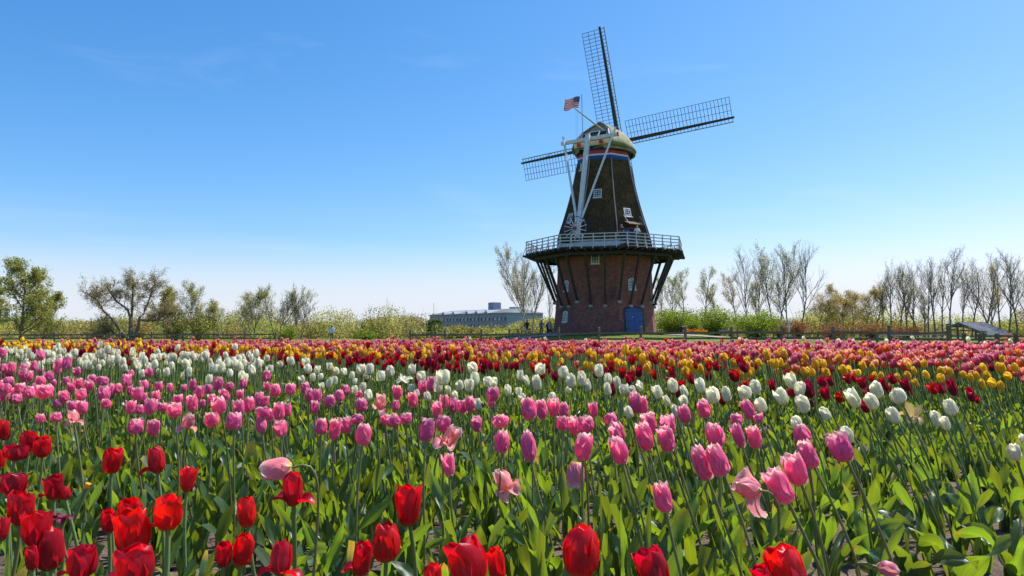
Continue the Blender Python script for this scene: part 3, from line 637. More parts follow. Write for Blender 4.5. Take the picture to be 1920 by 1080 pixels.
for a, b in ((fl_, rg_), (rg_, fr_), (fl_ + Vector((0, 0, -.1)), fr_ + Vector((0, 0, .4)))): mb = MB(); mb.bar(a + Vector((0, .1, -.15)), b + Vector((0, .1, -.15)), .1, .14); mb.build('rafter', M['bark_dark'], sh)

# ------------------------------------------------------------------ far hotel building
def hotel(name, label, x0, x1, ytop0, ytop1, yb, d0, d1, floors, cols, gables, tower_):
    b = empty(name, at((x0 + x1) / 2, 622, d0)); b.location.z = -.3; tag(b, label, 'building'); o = Vector(b.location)
    A, B = at(x0, ytop0, d0), at(x1, ytop1, d1); dn = Vector((B.x - A.x, B.y - A.y, 0)); Lw = dn.length; dn.normalize(); nb = Vector((-dn.y, dn.x, 0)); D = 14
    zt = (A.z + B.z) / 2; base = Vector((A.x, A.y, 0))
    W = lambda s, y, z: base + dn * s + nb * y + Vector((0, 0, z)) - o
    mb = MB(); mb.add([W(0, 0, -1), W(Lw, 0, -1), W(Lw, D, -1), W(0, D, -1), W(0, 0, zt), W(Lw, 0, zt), W(Lw, D, zt), W(0, D, zt)], [(0, 1, 5, 4), (1, 2, 6, 5), (2, 3, 7, 6), (3, 0, 4, 7)]); mb.build('wall', M['hotelwall'], b)
    rh = 1.5; mb = MB(); mb.add([W(-.6, -.6, zt), W(Lw + .6, -.6, zt), W(Lw + .6, D + .6, zt), W(-.6, D + .6, zt), W(2.5, D / 2, zt + rh), W(Lw - 2.5, D / 2, zt + rh)], [(0, 1, 5, 4), (1, 2, 5), (2, 3, 4, 5), (3, 0, 4)]); rf = mb.build('roof', M['hotelroof'], b)
    fh = zt / floors if zt > 2 else 2.2
    fh = 2.1
    for f in range(floors):
        for c in range(cols):
            s = Lw * (c + .5) / cols; w = Lw / cols * .30; z1 = zt - .45 - f * fh; mb = MB()
            mb.add([W(s - w, -.06, z1 - 1.35), W(s + w, -.06, z1 - 1.35), W(s + w, -.06, z1), W(s - w, -.06, z1)], [(0, 1, 2, 3)]); wn = mb.build('window', M['glass'], b)
            mb = MB()
            mb.add([W(s - w, -.5, z1 - 1.75), W(s + w, -.5, z1 - 1.75), W(s + w, -.5, z1 - 1.0), W(s - w, -.5, z1 - 1.0), W(s - w, -.45, z1 - 1.75), W(s + w, -.45, z1 - 1.75), W(s + w, -.45, z1 - 1.0), W(s - w, -.45, z1 - 1.0)], [(0, 1, 2, 3), (7, 6, 5, 4), (3, 2, 6, 7)])
            mb.build('balcony', M['hoteltrim'] if c % 3 else M['hotelwall'], wn)
    for g in gables:
        s = Lw * g; mb = MB(); mb.add([W(s - 1.2, -.7, zt - .2), W(s + 1.2, -.7, zt - .2), W(s, -.7, zt + 1.0), W(s - 1.2, D / 2, zt + .2), W(s + 1.2, D / 2, zt + .2), W(s, D / 2 - 2, zt + 1.1)], [(0, 1, 2), (0, 2, 5, 3), (2, 1, 4, 5)]); mb.build('dormer', M['hotelwall'], rf)
    if tower_:
        s = Lw * tower_; mb = MB(); P = [W(s + a, y, z) for z in (zt, zt + 3.6) for a, y in ((-1.4, 5), (1.4, 5), (1.4, 8), (-1.4, 8))]; mb.add(P, [(0, 1, 5, 4), (1, 2, 6, 5), (2, 3, 7, 6), (3, 0, 4, 7), (4, 5, 6, 7)]); mb.build('lift_tower', M['hotelwall'], b)
    return b
hotel('hotel_building', 'large grey-blue many-windowed building with dormer roof beyond the shrubs', 806, 950, 591, 586, 615, 240, 205, 4, 22, (.22, .36, .54, .66, .78), .66)
hotel('hotel_building', 'lower grey building with plain roof behind the poplars beside the mill', 952, 1004, 594, 594, 615, 235, 245, 3, 9, (), .74)
mb = MB(); mb.tube([at(813.5, 600, 230), at(813.5, 568, 230)], [.09, .06], 5)
tag(mb.build('radio_mast', M['stone']), 'thin bare mast rising at the left end of the grey building', 'mast')

# ------------------------------------------------------------------ trees
def lathe_branches(spec):
    """list of (points, radii, sides) -> V, quads"""
    V, Q, o = [], [], 0
    for pts, rad, n in spec:
        pts = np.asarray(pts); d = np.gradient(pts, axis=0); d /= np.linalg.norm(d, axis=1, keepdims=True) + 1e-9
        ref = np.where(np.abs(d[:, 2:3]) < .9, [[0, 0, 1.]], [[1., 0, 0]]); x = np.cross(d, ref); x /= np.linalg.norm(x, axis=1, keepdims=True) + 1e-9; u = np.cross(x, d)
        t = np.arange(n) * 2 * np.pi / n; r = np.asarray(rad)[:, None, None]
        P = pts[:, None, :] + (x[:, None, :] * np.cos(t)[None, :, None] + u[:, None, :] * np.sin(t)[None, :, None]) * r
        V.append(P.reshape(-1, 3)); m = len(pts)
        i = np.arange(m - 1)[:, None] * n; k = np.arange(n)[None, :]; k2 = (k + 1) % n
        Q.append((np.stack([i + k, i + k2, i + n + k2, i + n + k], -1).reshape(-1, 4)) + o); o += m * n
    return np.concatenate(V), np.concatenate(Q)
def leaf_cards(P, size, r, tintfun=None, up=.0):
    n = len(P); a = r.normal(size=(n, 3)); a /= np.linalg.norm(a, axis=1, keepdims=True); b = np.cross(a, r.normal(size=(n, 3))); b /= np.linalg.norm(b, axis=1, keepdims=True) + 1e-9
    s = size * r.uniform(.6, 1.3, (n, 1)); w = s * r.uniform(.45, .8, (n, 1))
    V = np.stack([P - a * s, P + b * w, P + a * s, P - b * w], 1).reshape(-1, 3)
    F4 = np.arange(n * 4).reshape(n, 4); uv = np.tile([[.5, 0], [1, .5], [.5, 1], [0, .5]], (n, 1))
    t = r.uniform(0, 1, n) if tintfun is None else tintfun(P)
    return V, F4, uv, np.repeat(np.clip(t, 0, 1), 4)
def make_tree(H, seed, spread=.6, trunks=1, levels=3, nb=(9, 7, 5), first=.28, leafn=2.0, leafsize=.12, lean=0, r0=None, up=.5, ratio=.5, twist=.075, crownp=1.0, fork=None):
    """returns (trunk mesh data, twig mesh data, leaf positions)"""
    r = np.random.default_rng(seed); trunk, twigs, tips = [], [], []
    r0 = r0 or H * .0115
    def grow(p, d, L, rad, lev):
        n = 7 if lev == 0 else 5 if lev == 1 else 4
        pts = [p]; dd = d.copy()
        for i in range(n - 1):
            dd = dd + r.normal(size=3) * twist * (1 + .3 * lev) + np.array([0, 0, up * .10 * (1 if lev else .3)]); dd /= np.linalg.norm(dd); pts.append(pts[-1] + dd * L / (n - 1))
        pts = np.array(pts); tt = np.linspace(0, 1, n); rads = rad * (1 - tt * .85) + (.0038 if lev else .003)
        (trunk if lev <= (1 if fork else 0) else twigs).append((pts, rads, (8, 5, 3, 3)[min(lev, 3)]))
        if lev >= levels: tips.append(pts[1:]); return
        if lev == levels - 1: tips.append(pts[n // 2:])
        k = nb[lev]; k = max(2, int(round(k * r.uniform(.8, 1.2))))
        for j in range(k):
            t = first + (1 - first) * (j + r.uniform(0, 1)) / k if lev == 0 else .18 + .82 * (j + r.uniform(0, 1)) / k
            t = min(t, .985); f = t * (n - 1); i = int(f); q = pts[i] + (pts[min(i + 1, n - 1)] - pts[i]) * (f - i)
            ax = pts[min(i + 1, n - 1)] - pts[i]; ax = ax / (np.linalg.norm(ax) + 1e-9)
            v = r.normal(size=3); v -= ax * v.dot(ax); v /= np.linalg.norm(v) + 1e-9
            an = spread * r.uniform(.7, 1.25); nd = ax * math.cos(an) + v * math.sin(an); nd[2] += up * .25; nd /= np.linalg.norm(nd)
            ll = L * ratio * r.uniform(.7, 1.15) * (1 - .55 * t ** 1.5 if lev == 0 else 1 - .35 * t)
            grow(q, nd, ll, max(rads[i] * .5, .005), lev + 1)
    for k in range(trunks):
        a = r.uniform(0, 6.28); s = (0 if trunks == 1 else .28) ; d = np.array([math.cos(a) * s + lean, math.sin(a) * s, 1.0]); d /= np.linalg.norm(d)
        grow(np.array([math.cos(a), math.sin(a), 0]) * (.25 if trunks > 1 else 0) + np.array([0, 0, -.1]), d, H * r.uniform(.9, 1.0) * .93, r0 * (1 if trunks == 1 else .75), 0)
    T = np.concatenate(tips); n = int(len(T) * leafn)
    P = T[r.integers(0, len(T), n)] + r.normal(size=(n, 3)) * leafsize * 1.3 if n else np.zeros((0, 3))
    return lathe_branches(trunk), lathe_branches(twigs), P, r
def place_tree(name, label, cat, loc, data, bark, leaf, leafsize, group=None, rz=0.0, target_h=None):
    (tv, tq), (wv, wq), P, r = data
    zmax = max(wv[:, 2].max(), tv[:, 2].max()); k = target_h / zmax if target_h else 1
    root = empty(name, loc, rz); tag(root, label, cat, group)
    link('trunk', np_mesh('trunk', tv * k, tq, mats=[M[bark]]), root)
    V, Q, uv, ti = leaf_cards(P * k, leafsize, r) if len(P) else (np.zeros((0, 3)), np.zeros((0, 4), int), np.zeros((0, 2)), np.zeros(0))
    V2 = np.concatenate([wv * k, V]); Q2 = np.concatenate([wq, Q + len(wv)]); uv2 = np.concatenate([np.zeros((len(wv), 2)), uv]); t2 = np.concatenate([np.full(len(wv), .5), ti])
    mi = np.concatenate([np.zeros(len(wq), int), np.ones(len(Q), int)])
    link('crown', np_mesh('crown', V2, Q2, uv=uv2, tint=t2, mats=[M[bark], M[leaf]], mi=mi), root)
    return root
def tree(px, ptop, y, seed, label, bark='bark', leaf='lf_spring', leafsize=.11, cat='tree', name='tree', group=None, zoff=0, **kw):
    g = at(px, 640, y); z = float(terrain(g.x, y)) + zoff; top = at(px, ptop, y).z
    H = top - z
    return place_tree(name, label, cat, (g.x, y, z), make_tree(H, seed, **kw), bark, leaf, leafsize, group, target_h=H)
# left of the field
tree(38, 484, 74, 11, 'broad dense green tree at the left edge behind the fence', 'bark_dark', 'lf_willow', .085, spread=.8, nb=(20, 10, 7), first=.04, leafn=2.3, ratio=.50, up=.4, r0=.17)
tree(-26, 520, 80, 12, 'second green tree beyond the left edge of the dense one', 'bark_dark', 'lf_willow', .09, spread=.75, nb=(16, 9, 6), first=.05, leafn=4, ratio=.55)
tree(80, 548, 78, 13, 'smaller green tree leaning out right of the dense tree', 'bark_dark', 'lf_willow', .085, spread=.75, nb=(14, 8, 6), first=.05, leafn=2.0, ratio=.45, lean=.12)
# wide limbed tree: trunk low, limbs thrown outwards
def limbed(px, y, tops, label, seed):
    g = at(px, 640, y); z = float(terrain(g.x, y)); root = empty('tree', (g.x, y, z)); tag(root, label, 'tree')
    r = np.random.default_rng(seed); br, tw, tips = [], [], []
    def grow(p, d, L, rad, lev):
        n = 5; pts = [p]; dd = d
        for i in range(n - 1): dd = dd + r.normal(size=3) * .2 + np.array([0, 0, .07]); dd /= np.linalg.norm(dd); pts.append(pts[-1] + dd * L / (n - 1))
        pts = np.array(pts); tw.append((pts, rad * (1 - np.linspace(0, .8, n)) + .004, 3)); tips.append(pts[2:])
        if lev < 2:
            for j in range(5):
                i = r.integers(1, n); v = r.normal(size=3) * .8 + dd; v /= np.linalg.norm(v); grow(pts[i], v, L * .55, rad * .5, lev + 1)
    for pts in tops:
        P = np.array([np.array(at(a, b, y + c)) - np.array(root.location) for a, b, c in pts]); k = len(P)
        P = np.stack([np.interp(np.linspace(0, k - 1, 12), np.arange(k), P[:, i]) for i in range(3)], 1); P[1:-1] += r.normal(size=(10, 3)) * .06
        br.append((P, np.linspace(.17, .04, 12), 7))
        for i in range(4, 12):
            for q in range(5 if i > 6 else 2):
                v = r.normal(size=3) + np.array([0, 0, .6]); v /= np.linalg.norm(v); grow(P[i], v, r.uniform(.7, 1.5), .03, 0)
    (tv, tq), (wv, wq) = lathe_branches(br), lathe_branches(tw)
    link('trunk', np_mesh('trunk', tv, tq, mats=[M['bark_dark']]), root); T = np.concatenate(tips); P = T[r.integers(0, len(T), int(len(T) * 1.1))] + r.normal(size=(int(len(T) * 1.1), 3)) * .12
    V, Q, uv, ti = leaf_cards(P, .05, r)
    link('crown', np_mesh('crown', np.concatenate([wv, V]), np.concatenate([wq, Q + len(wv)]), uv=np.concatenate([np.zeros((len(wv), 2)), uv]), tint=np.concatenate([np.full(len(wv), .5), ti]), mats=[M['bark'], M['lf_ochre']], mi=np.r_[np.zeros(len(wq), int), np.ones(len(Q), int)]), root)
limbed(246, 76, [[(240, 640, 0), (215, 606, 0), (198, 585, .5), (182, 562, .5), (165, 551, 0)], [(246, 640, 0), (243, 585, 0), (215, 560, 0), (200, 538, -.5)], [(248, 640, .3), (248, 580, .3), (250, 545, .6), (250, 524, .6)], [(250, 640, 0), (262, 598, 0), (275, 575, 0), (284, 545, 0), (291, 527, .4)], [(234, 638, -.3), (205, 620, -.6), (186, 634, -1)], [(262, 600, 0), (290, 602, 0), (312, 588, 0)]], 'sprawling tree with separate bare limbs reaching left, up and right', 5)
tree(322, 537, 78, 21, 'slim fresh-leaved tree just right of the sprawling limbed one', leaf='lf_spring', leafsize=.07, spread=.6, nb=(17, 9, 6), first=.1, leafn=2.6, ratio=.50)
tree(364, 526, 80, 22, 'taller grey-green feathery tree in the middle of the left clump', leaf='lf_spring', leafsize=.055, spread=.62, nb=(18, 9, 7), first=.1, leafn=1.6, ratio=.54)
tree(410, 560, 82, 23, 'short feathery tree at the right of the left clump', leaf='lf_spring', leafsize=.06, spread=.62, nb=(15, 9, 6), first=.1, leafn=1.6, ratio=.54)
tree(471, 538, 82, 24, 'young round-topped tree with thin rising limbs left of the fence end', leaf='lf_spring', leafsize=.06, spread=.6, trunks=2, nb=(12, 8, 6), first=.15, leafn=1.4, ratio=.56)
tree(519, 529, 84, 25, 'vase-shaped sparse tree above the left fence end', leaf='lf_spring', leafsize=.055, spread=.5, trunks=3, nb=(10, 8, 6), first=.25, leafn=.9, ratio=.52, bark='bark')
tree(563, 541, 84, 26, 'bare fan-shaped tree with straight twigs right of the fence end', leaf='lf_spring', leafsize=.05, spread=.42, trunks=4, nb=(10, 8, 6), first=.22, leafn=.25, ratio=.56, bark='bark')
# poplars left of the mill
POP = dict(spread=.5, up=.85, nb=(20, 10, 7), first=.22, ratio=.42, r0=.10)
tree(990, 474, 86, 31, 'leaning pale poplar, leftmost of the four beside the mill', 'bark_pale', 'lf_ochre', .05, leafn=.5, lean=-.24, **POP)
tree(985, 450, 88, 32, 'tallest sparse poplar left of the windmill', 'bark_pale', 'lf_ochre', .055, leafn=1.2, lean=-.06, **POP)
tree(997, 455, 85, 33, 'straight slender poplar nearest the gallery struts', 'bark_pale', 'lf_ochre', .055, leafn=.6, lean=.03, **POP)
tree(1036, 520, 87, 34, 'thin bare poplar leaning out from behind the brick base', 'bark_pale', 'lf_ochre', .06, leafn=.4, lean=-.32, **dict(POP, nb=(8, 5, 4)))
MID = dict(spread=.62, up=.6, nb=(13, 8, 6), first=.38, ratio=.40)
for i, (px, pt, y, sd_, lab) in enumerate([(1240, 512, 104, 41, 'thin leafy tree partly hidden by the right gallery struts'), (1262, 508, 100, 42, 'pale slender tree, first clear of the mill on the right'), (1283, 503, 102, 43, 'slender tree with bent trunk rising behind the first green bush'), (1322, 499, 98, 44, 'rounded sparse tree standing between the first two green bushes'), (1342, 532, 104, 45, 'short hazy tree behind the second green bush'), (1384, 510, 96, 46, 'short brownish-topped tree left of the tall bare trio'), (1424, 530, 104, 47, 'thin low tree between the trunks of the tall trio')]):
    tree(px, pt, y, sd_, lab, 'bark', 'lf_ochre' if i == 5 else 'lf_spring', .055, leafn=1.3, **MID)
TALL = dict(spread=.46, up=.75, nb=(16, 7, 5), first=.30, ratio=.55, r0=.13)
tree(1403, 457, 94, 51, 'tall bare tree, leftmost of the tall group right of the mill', 'bark', 'lf_spring', .06, leafn=.35, **TALL)
tree(1451, 450, 92, 52, 'tall dense-twigged tree in the middle of the tall group', 'bark', 'lf_willow', .075, leafn=.9, lean=-.12, **TALL)
tree(1458, 447, 93, 53, 'forked tall tree with upright brownish crown beside the middle one', 'bark', 'lf_willow', .075, leafn=1.0, lean=.1, **TALL)
tree(1482, 520, 95, 55, 'leaning bare trunk low between the two tallest trees', 'bark', 'lf_spring', .06, leafn=.5, lean=-.2, **MID)
tree(1504, 446, 90, 54, 'tall bare fan-crowned tree, rightmost of the tall group', 'bark_dark', 'lf_spring', .05, leafn=.18, **TALL)
tree(1428, 462, 97, 151, 'tall pale bare tree between the first and the middle of the tall group', 'bark', 'lf_spring', .05, leafn=.3, **TALL)
tree(1478, 458, 97, 152, 'tall bare tree standing back between forked and fan-crowned ones', 'bark', 'lf_spring', .05, leafn=.3, **TALL)
OCH = dict(spread=.8, up=.35, nb=(14, 8, 6), first=.32, ratio=.50)
for i, (px, pt, y, sd_, ln, lf, lab) in enumerate([(1533, 533, 92, 61, .25, 'lf_ochre', 'leaning flat-topped tree just right of the tall group'), (1562, 565, 98, 62, 0, 'lf_yellow', 'small yellow-green tree with light round crown'), (1584, 541, 92, 63, 0, 'lf_ochre', 'umbrella-shaped ochre tree over the rusty bushes'), (1602, 545, 95, 64, 0, 'lf_ochre', 'ochre tree close beside the umbrella-shaped one'), (1612, 536, 90, 65, .35, 'lf_ochre', 'crooked ochre tree leaning right towards the bare row')]):
    tree(px, pt, y, sd_, lab, 'bark_dark', lf, .055, leafn=2.4, lean=ln, **OCH)
BARE = dict(spread=.5, up=.62, nb=(13, 7, 5), first=.30, ratio=.52, r0=.12)
bare = [(1672, 483, 84, 71, 0, .25, 'lf_spring', 'bare tree at the left end of the right-hand row'), (1700, 492, 86, 72, -.05, .5, 'lf_spring', 'bare tree with paired limbs, second in the right-hand row'), (1722, 505, 84, 73, -.1, .8, 'lf_ochre', 'forked tree with ochre leaves low in its crown'), (1755, 480, 82, 74, -.12, .2, 'lf_spring', 'slanting bare tree left of the metal-roofed shelter'),
        (1783, 461, 80, 75, 0, .6, 'lf_ochre', 'tallest twiggy tree right behind the shelter roof'), (1806, 492, 84, 76, .05, .3, 'lf_spring', 'thin bare tree between the two leafy crowns over the shelter'), (1846, 474, 82, 77, 0, .9, 'lf_ochre', 'bare trunk carrying ochre leaves over the shelter ridge'), (1867, 530, 84, 78, -.25, .9, 'lf_ochre', 'short slanting tree right of the shelter roof'),
        (1893, 463, 78, 79, 0, .2, 'lf_spring', 'wide-forking bare tree near the right edge'), (1926, 500, 80, 80, -.1, .4, 'lf_spring', 'bare tree cut by the right edge'), (1960, 470, 80, 81, 0, .4, 'lf_spring', 'bare tree beyond the right edge'), (1640, 525, 92, 82, .1, .9, 'lf_ochre', 'low ochre tree at the foot of the first bare tree'), (1735, 545, 92, 83, 0, .6, 'lf_spring', 'low thin tree among the bare row trunks')]
bare += [(1688, 500, 90, 171, .06, .3, 'lf_spring', 'thin bare tree just behind the paired-limbed one'), (1712, 482, 92, 172, .02, .25, 'lf_spring', 'tall thin bare tree set back between two nearer ones'), (1741, 490, 88, 173, -.06, .3, 'lf_spring', 'slim bare tree left of the slanting one'), (1768, 474, 90, 174, .04, .4, 'lf_spring', 'fine-twigged tree behind the tallest one over the shelter'), (1823, 478, 88, 175, .03, .25, 'lf_spring', 'pale bare tree behind the shelter ridge'), (1858, 488, 90, 176, -.03, .3, 'lf_spring', 'slender bare tree between the ochre-leaved trunk and the forking one'), (1877, 478, 88, 177, .05, .25, 'lf_spring', 'bare tree close left of the wide-forking one'), (1908, 476, 86, 178, 0, .3, 'lf_spring', 'bare tree close right of the wide-forking one'), (1655, 505, 90, 179, .08, .3, 'lf_spring', 'slim bare tree leaning at the start of the row')]
for px, pt, y, sd_, ln, ln_, lf, lab in bare: tree(px, pt, y, sd_, lab, 'bark', lf, .055, leafn=ln_ * .7, lean=ln, **BARE)
# shrubs
def shrub(px, ptop, wpx, y, seed, label, leaf, n=900, size=.10, name='shrub', cat='bush', shape='dome', group=None, stemcol='bark_dark', zoff=0):
    r = np.random.default_rng(seed); g = at(px, 640, y); z = float(terrain(g.x, y)) + zoff; H = at(px, ptop, y).z - z; W = wpx / F * y / 2
    root = empty(name, (g.x, y, z)); tag(root, label, cat, group); ns = 26; spec = []; P = []
    for i in range(ns):
        a = r.uniform(0, 6.28); q = r.uniform(.1, 1) ** .6; e = np.array([math.cos(a) * W * q * .9, math.sin(a) * W * q * .9, H * math.sqrt(max(.08, 1 - q * q * .8)) * r.uniform(.75, .98)])
        t = np.linspace(0, 1, 6)[:, None]; m = e * t + np.array([0, 0, 1]) * (t * (1 - t)) * H * .25 + r.normal(size=(6, 3)) * .05; m[0] = e * [.12, .12, 0]
        spec.append((m, np.linspace(.03, .008, 6), 4)); k = n // ns
        tt = r.uniform(.12, 1.02, k); c = np.stack([np.interp(tt, np.linspace(0, 1, 6), m[:, j]) for j in range(3)], 1)
        P.append(c + r.normal(size=(k, 3)) * np.array([W * .15, W * .15, H * .08]))
    sv, sq = lathe_branches(spec); P = np.concatenate(P); P[:, 2] = np.abs(P[:, 2]) + .05
    link('stem', np_mesh('stem', sv, sq, mats=[M[stemcol]]), root); V, Q, uv, ti = leaf_cards(P, size, r)
    link('crown', np_mesh('crown', V, Q, uv=uv, tint=ti, mats=[M[leaf]]), root); return root
shrub(1264, 574, 90, 82, 1, 'rounded fresh green bush right beside the brick base', 'lf_green', 6500, .085)
shrub(1338, 574, 104, 82, 2, 'rounded fresh green bush in the middle of three near the mill', 'lf_green', 7500, .085)
shrub(1418, 575, 110, 80, 3, 'widest fresh green bush, right of three near the mill', 'lf_green', 8000, .085)
shrub(1298, 595, 40, 78, 4, 'small light green bush in the gap between two larger green ones', 'lf_green', 2200, .08)
shrub(1462, 598, 50, 84, 5, 'rust-red bush behind the white signpost', 'lf_rust', 2200, .07)
shrub(1498, 597, 66, 80, 6, 'rust-red bush right of the white signpost', 'lf_rust', 2600, .07)
shrub(1560, 603, 70, 76, 7, 'low rust-red bush behind the second fence post right of the sign', 'lf_rust', 2400, .07)
shrub(1636, 599, 80, 76, 8, 'broad rust-red bush near the corner of the low board fence', 'lf_rust', 2800, .07)
shrub(1700, 606, 80, 80, 9, 'low reddish-brown bush under the bare row', 'lf_rust', 2400, .07)
shrub(542, 611, 46, 78, 10, 'bright lime-green bush beside the left fence end', 'lf_green', 1200, .09)
shrub(688, 617, 50, 80, 11, 'bright lime-green low bush in the open gap', 'lf_green', 1200, .09)
shrub(262, 578, 66, 79, 12, 'brownish bush growing around the sprawling tree', 'lf_ochre', 1500, .10)
shrub(372, 578, 70, 80, 13, 'olive bush at the foot of the left clump', 'lf_willow', 1500, .11)
shrub(330, 592, 60, 79, 14, 'yellow-green bush at the foot of the slim tree', 'lf_spring', 1000, .11)
shrub(1034, 590, 60, 84, 15, 'olive bush standing behind the four visitors', 'lf_willow', 1300, .11)
# weeping tree
g = at(815, 640, 70); wz = float(terrain(g.x, 70)); root = empty('weeping_tree', (g.x, 70, wz)); tag(root, 'small dark umbrella-shaped weeping tree behind the fence', 'tree')
r = np.random.default_rng(3); H = at(815, 600, 70).z - wz; spec = [(np.array([[0, 0, -.1], [.05, 0, H * .4], [-.03, 0, H * .7], [0, 0, H * .92]]), np.array([.08, .07, .06, .05]), 7)]; P = []
sv, sq = lathe_branches(spec); link('trunk', np_mesh('trunk', sv, sq, mats=[M['bark_dark']]), root)
for i in range(75):
    a = r.uniform(0, 6.28); R = .95 * r.uniform(.45, 1.0); drop = r.uniform(.45, .85); t = np.linspace(0, 1, 26)
    x = R * np.sin(np.minimum(t * 1.35, 1) * math.pi / 2); zz = H * (.93 + .07 * np.sin(t * 3)) - H * drop * np.maximum(0, t - .28) ** 1.4 / .63
    P.append(np.stack([x * math.cos(a), x * math.sin(a), np.maximum(zz, .15)], 1) + r.normal(size=(26, 3)) * .045)
V, Q, uv, ti = leaf_cards(np.concatenate(P), .075, r); link('crown', np_mesh('crown', V, Q, uv=uv, tint=ti, mats=[M['lf_dark']]), root)
# far thicket: reads as one mass
def thicket(name, label, bands, mats, seed):
    r = np.random.default_rng(seed); VV, QQ, UU, TT, MI = [], [], [], [], []; o = 0; spec = []
    for px0, px1, n, y0, y1, tops, mset in bands:
        for i in range(n):
            px = r.uniform(px0, px1); y = r.uniform(y0, y1); pt = np.interp(px, *tops) + abs(r.normal()) * 9 - 4 + (6 if r.random() < .5 else 0); g = at(px, 640, y); z = float(terrain(g.x, y)) - .1
            H = max(1.2, at(px, pt, y).z - z); W = r.uniform(1.5, 2.8); k = int(r.choice([260, 560, 640]))
            u = r.normal(size=(k, 3)); u /= np.linalg.norm(u, axis=1, keepdims=True); q = r.uniform(.35, 1.05, (k, 1)) ** .5
            P = u * q * [W, W * .8, H * .54] + [g.x, y, z + H * .46]; ax = r.normal(size=(k, 1)) * .12
            V, Q, uv, ti = leaf_cards(P + ax, .13, r, lambda P: np.full(len(P), r.choice([.1, .35, .6, .9])) + r.normal(size=len(P)) * .10)
            VV.append(V); QQ.append(Q + o); o += len(V); UU.append(uv); TT.append(ti); MI.append(np.full(len(Q), r.choice(mset)))
            for j in range(4):
                a = r.uniform(0, 6.28); b = np.array([g.x + r.normal() * .5, y, z]); e = b + np.array([math.cos(a) * W * .7, math.sin(a) * W * .7, H * r.uniform(.8, 1.12)])
                t = np.linspace(0, 1, 4)[:, None]; spec.append((b + (e - b) * t + r.normal(size=(4, 3)) * .1, np.linspace(.05, .012, 4), 3))
    sv, sq = lathe_branches(spec); nm = len(mats)
    V = np.concatenate(VV + [sv]); Q = np.concatenate(QQ + [sq + o]); uv = np.concatenate(UU + [np.zeros((len(sv), 2))]); ti = np.concatenate(TT + [np.full(len(sv), .5)]); mi = np.concatenate(MI + [np.full(len(sq), nm)])
    tag(link(name, np_mesh(name, V, Q, uv=uv, tint=ti, mats=[M[x] for x in mats] + [M['bark']], mi=mi)), label, 'thicket', kind='stuff')
topsL = ([-200, 0, 60, 120, 200, 300, 420, 520, 600, 680, 740, 800, 850, 950, 1040], [596, 594, 592, 600, 596, 598, 598, 602, 598, 596, 588, 590, 606, 606, 600])
thicket('far_woods', 'yellow-green spring thicket along the far edge left of the mill', [(-180, 810, 190, 92, 128, topsL, (0, 0, 1, 1, 2, 3)), (-180, 800, 80, 135, 165, ([-200, 100, 180, 300, 800], [592, 588, 598, 596, 588]), (3, 2, 0)), (800, 1050, 70, 92, 112, ([800, 860, 905, 950, 1000, 1050], [608, 613, 610, 611, 598, 592]), (0, 1, 1)), (-150, 800, 46, 88, 120, ([-200, 100, 180, 300, 420, 600, 720, 800], [580, 590, 586, 578, 580, 578, 570, 574]), (1, 1, 2, 3))], ['lf_yellow', 'lf_spring', 'lf_ochre', 'lf_willow'], 71)
thicket('far_woods', 'ochre and olive thicket under the trees right of the mill', [(1230, 1560, 50, 105, 130, ([1230, 1480, 1560], [598, 594, 588]), (0, 1, 2)), (1480, 2080, 120, 98, 130, ([1480, 1600, 1680, 1780, 1850, 2100], [592, 585, 600, 604, 604, 598]), (0, 1, 2, 2)), (1230, 2050, 60, 96, 125, ([1230, 1380, 1500, 1640, 1750, 1850, 2050], [572, 584, 578, 566, 578, 584, 572]), (1, 1, 2, 3))], ['lf_yellow', 'lf_spring', 'lf_ochre', 'lf_willow'], 72)
# lawn blades along the edge that shows above the flowers
r = np.random.default_rng(9); n = 26000; gx = r.uniform(-60, 45, n); gy_ = r.uniform(16, 75, n); k = (np.abs(gx) < gy_ * .85 + 2) & (gy_ > far_edge(gx) + .8); gx, gy_ = gx[k], gy_[k]; n = len(gx)
gz = terrain(gx, gy_) - .03; a = r.uniform(0, 6.28, n); h = r.uniform(.05, .13, n); w = r.uniform(.02, .05, n)
b0 = np.stack([gx - np.cos(a) * w, gy_ - np.sin(a) * w, gz], 1); b1 = np.stack([gx + np.cos(a) * w, gy_ + np.sin(a) * w, gz], 1); tp = np.stack([gx + r.normal(size=n) * .04, gy_ + r.normal(size=n) * .04, gz + h], 1)
tag(link('grass', np_mesh('grass', np.stack([b0, b1, tp], 1).reshape(-1, 3), np.arange(n * 3).reshape(-1, 3), uv=np.tile([[0, 0], [1, 0], [.5, 1]], (n, 1)), tint=np.repeat(r.uniform(0, 1, n), 3), mats=[M['weed']])), 'short mown grass on the mound and before the fence', 'grass', kind='stuff')
# white signpost, bench
g = at(1480, 640, 70); sp = empty('signpost', (g.x, 70, float(terrain(g.x, 70)))); tag(sp, 'white signpost with short arms before the rust-red bushes', 'sign')
zt = at(1480, 601.5, 70).z - sp.location.z; mb = MB(); mb.box(-.05, .05, -.05, .05, 0, zt); mb.build('post', M['whitepaint'], sp)
for q, w in ((.98, .34), (.72, .30)):
    for sx in (-1, 1): mb = MB(); mb.box(min(sx * .06, sx * w), max(sx * .06, sx * w), -.035, .035, zt * q - .11, zt * q); mb.build('arm', M['whitepaint'], sp)
g = at(1360, 640, 76); bn = empty('bench', (g.x, 76, float(terrain(g.x, 76)))); tag(bn, 'pale park bench on the grass by the green bushes', 'bench')
mb = MB(); mb.box(-.6, .6, -.2, .22, .42, .47); mb.build('seat', M['stone'], bn); mb = MB(); mb.box(-.6, .6, .23, .28, .55, .88); mb.build('backrest', M['stone'], bn)
for sx in (-.55, .5): mb = MB(); mb.box(sx, sx + .06, -.18, .28, 0, .415); mb.build('leg', M['bark_dark'], bn)

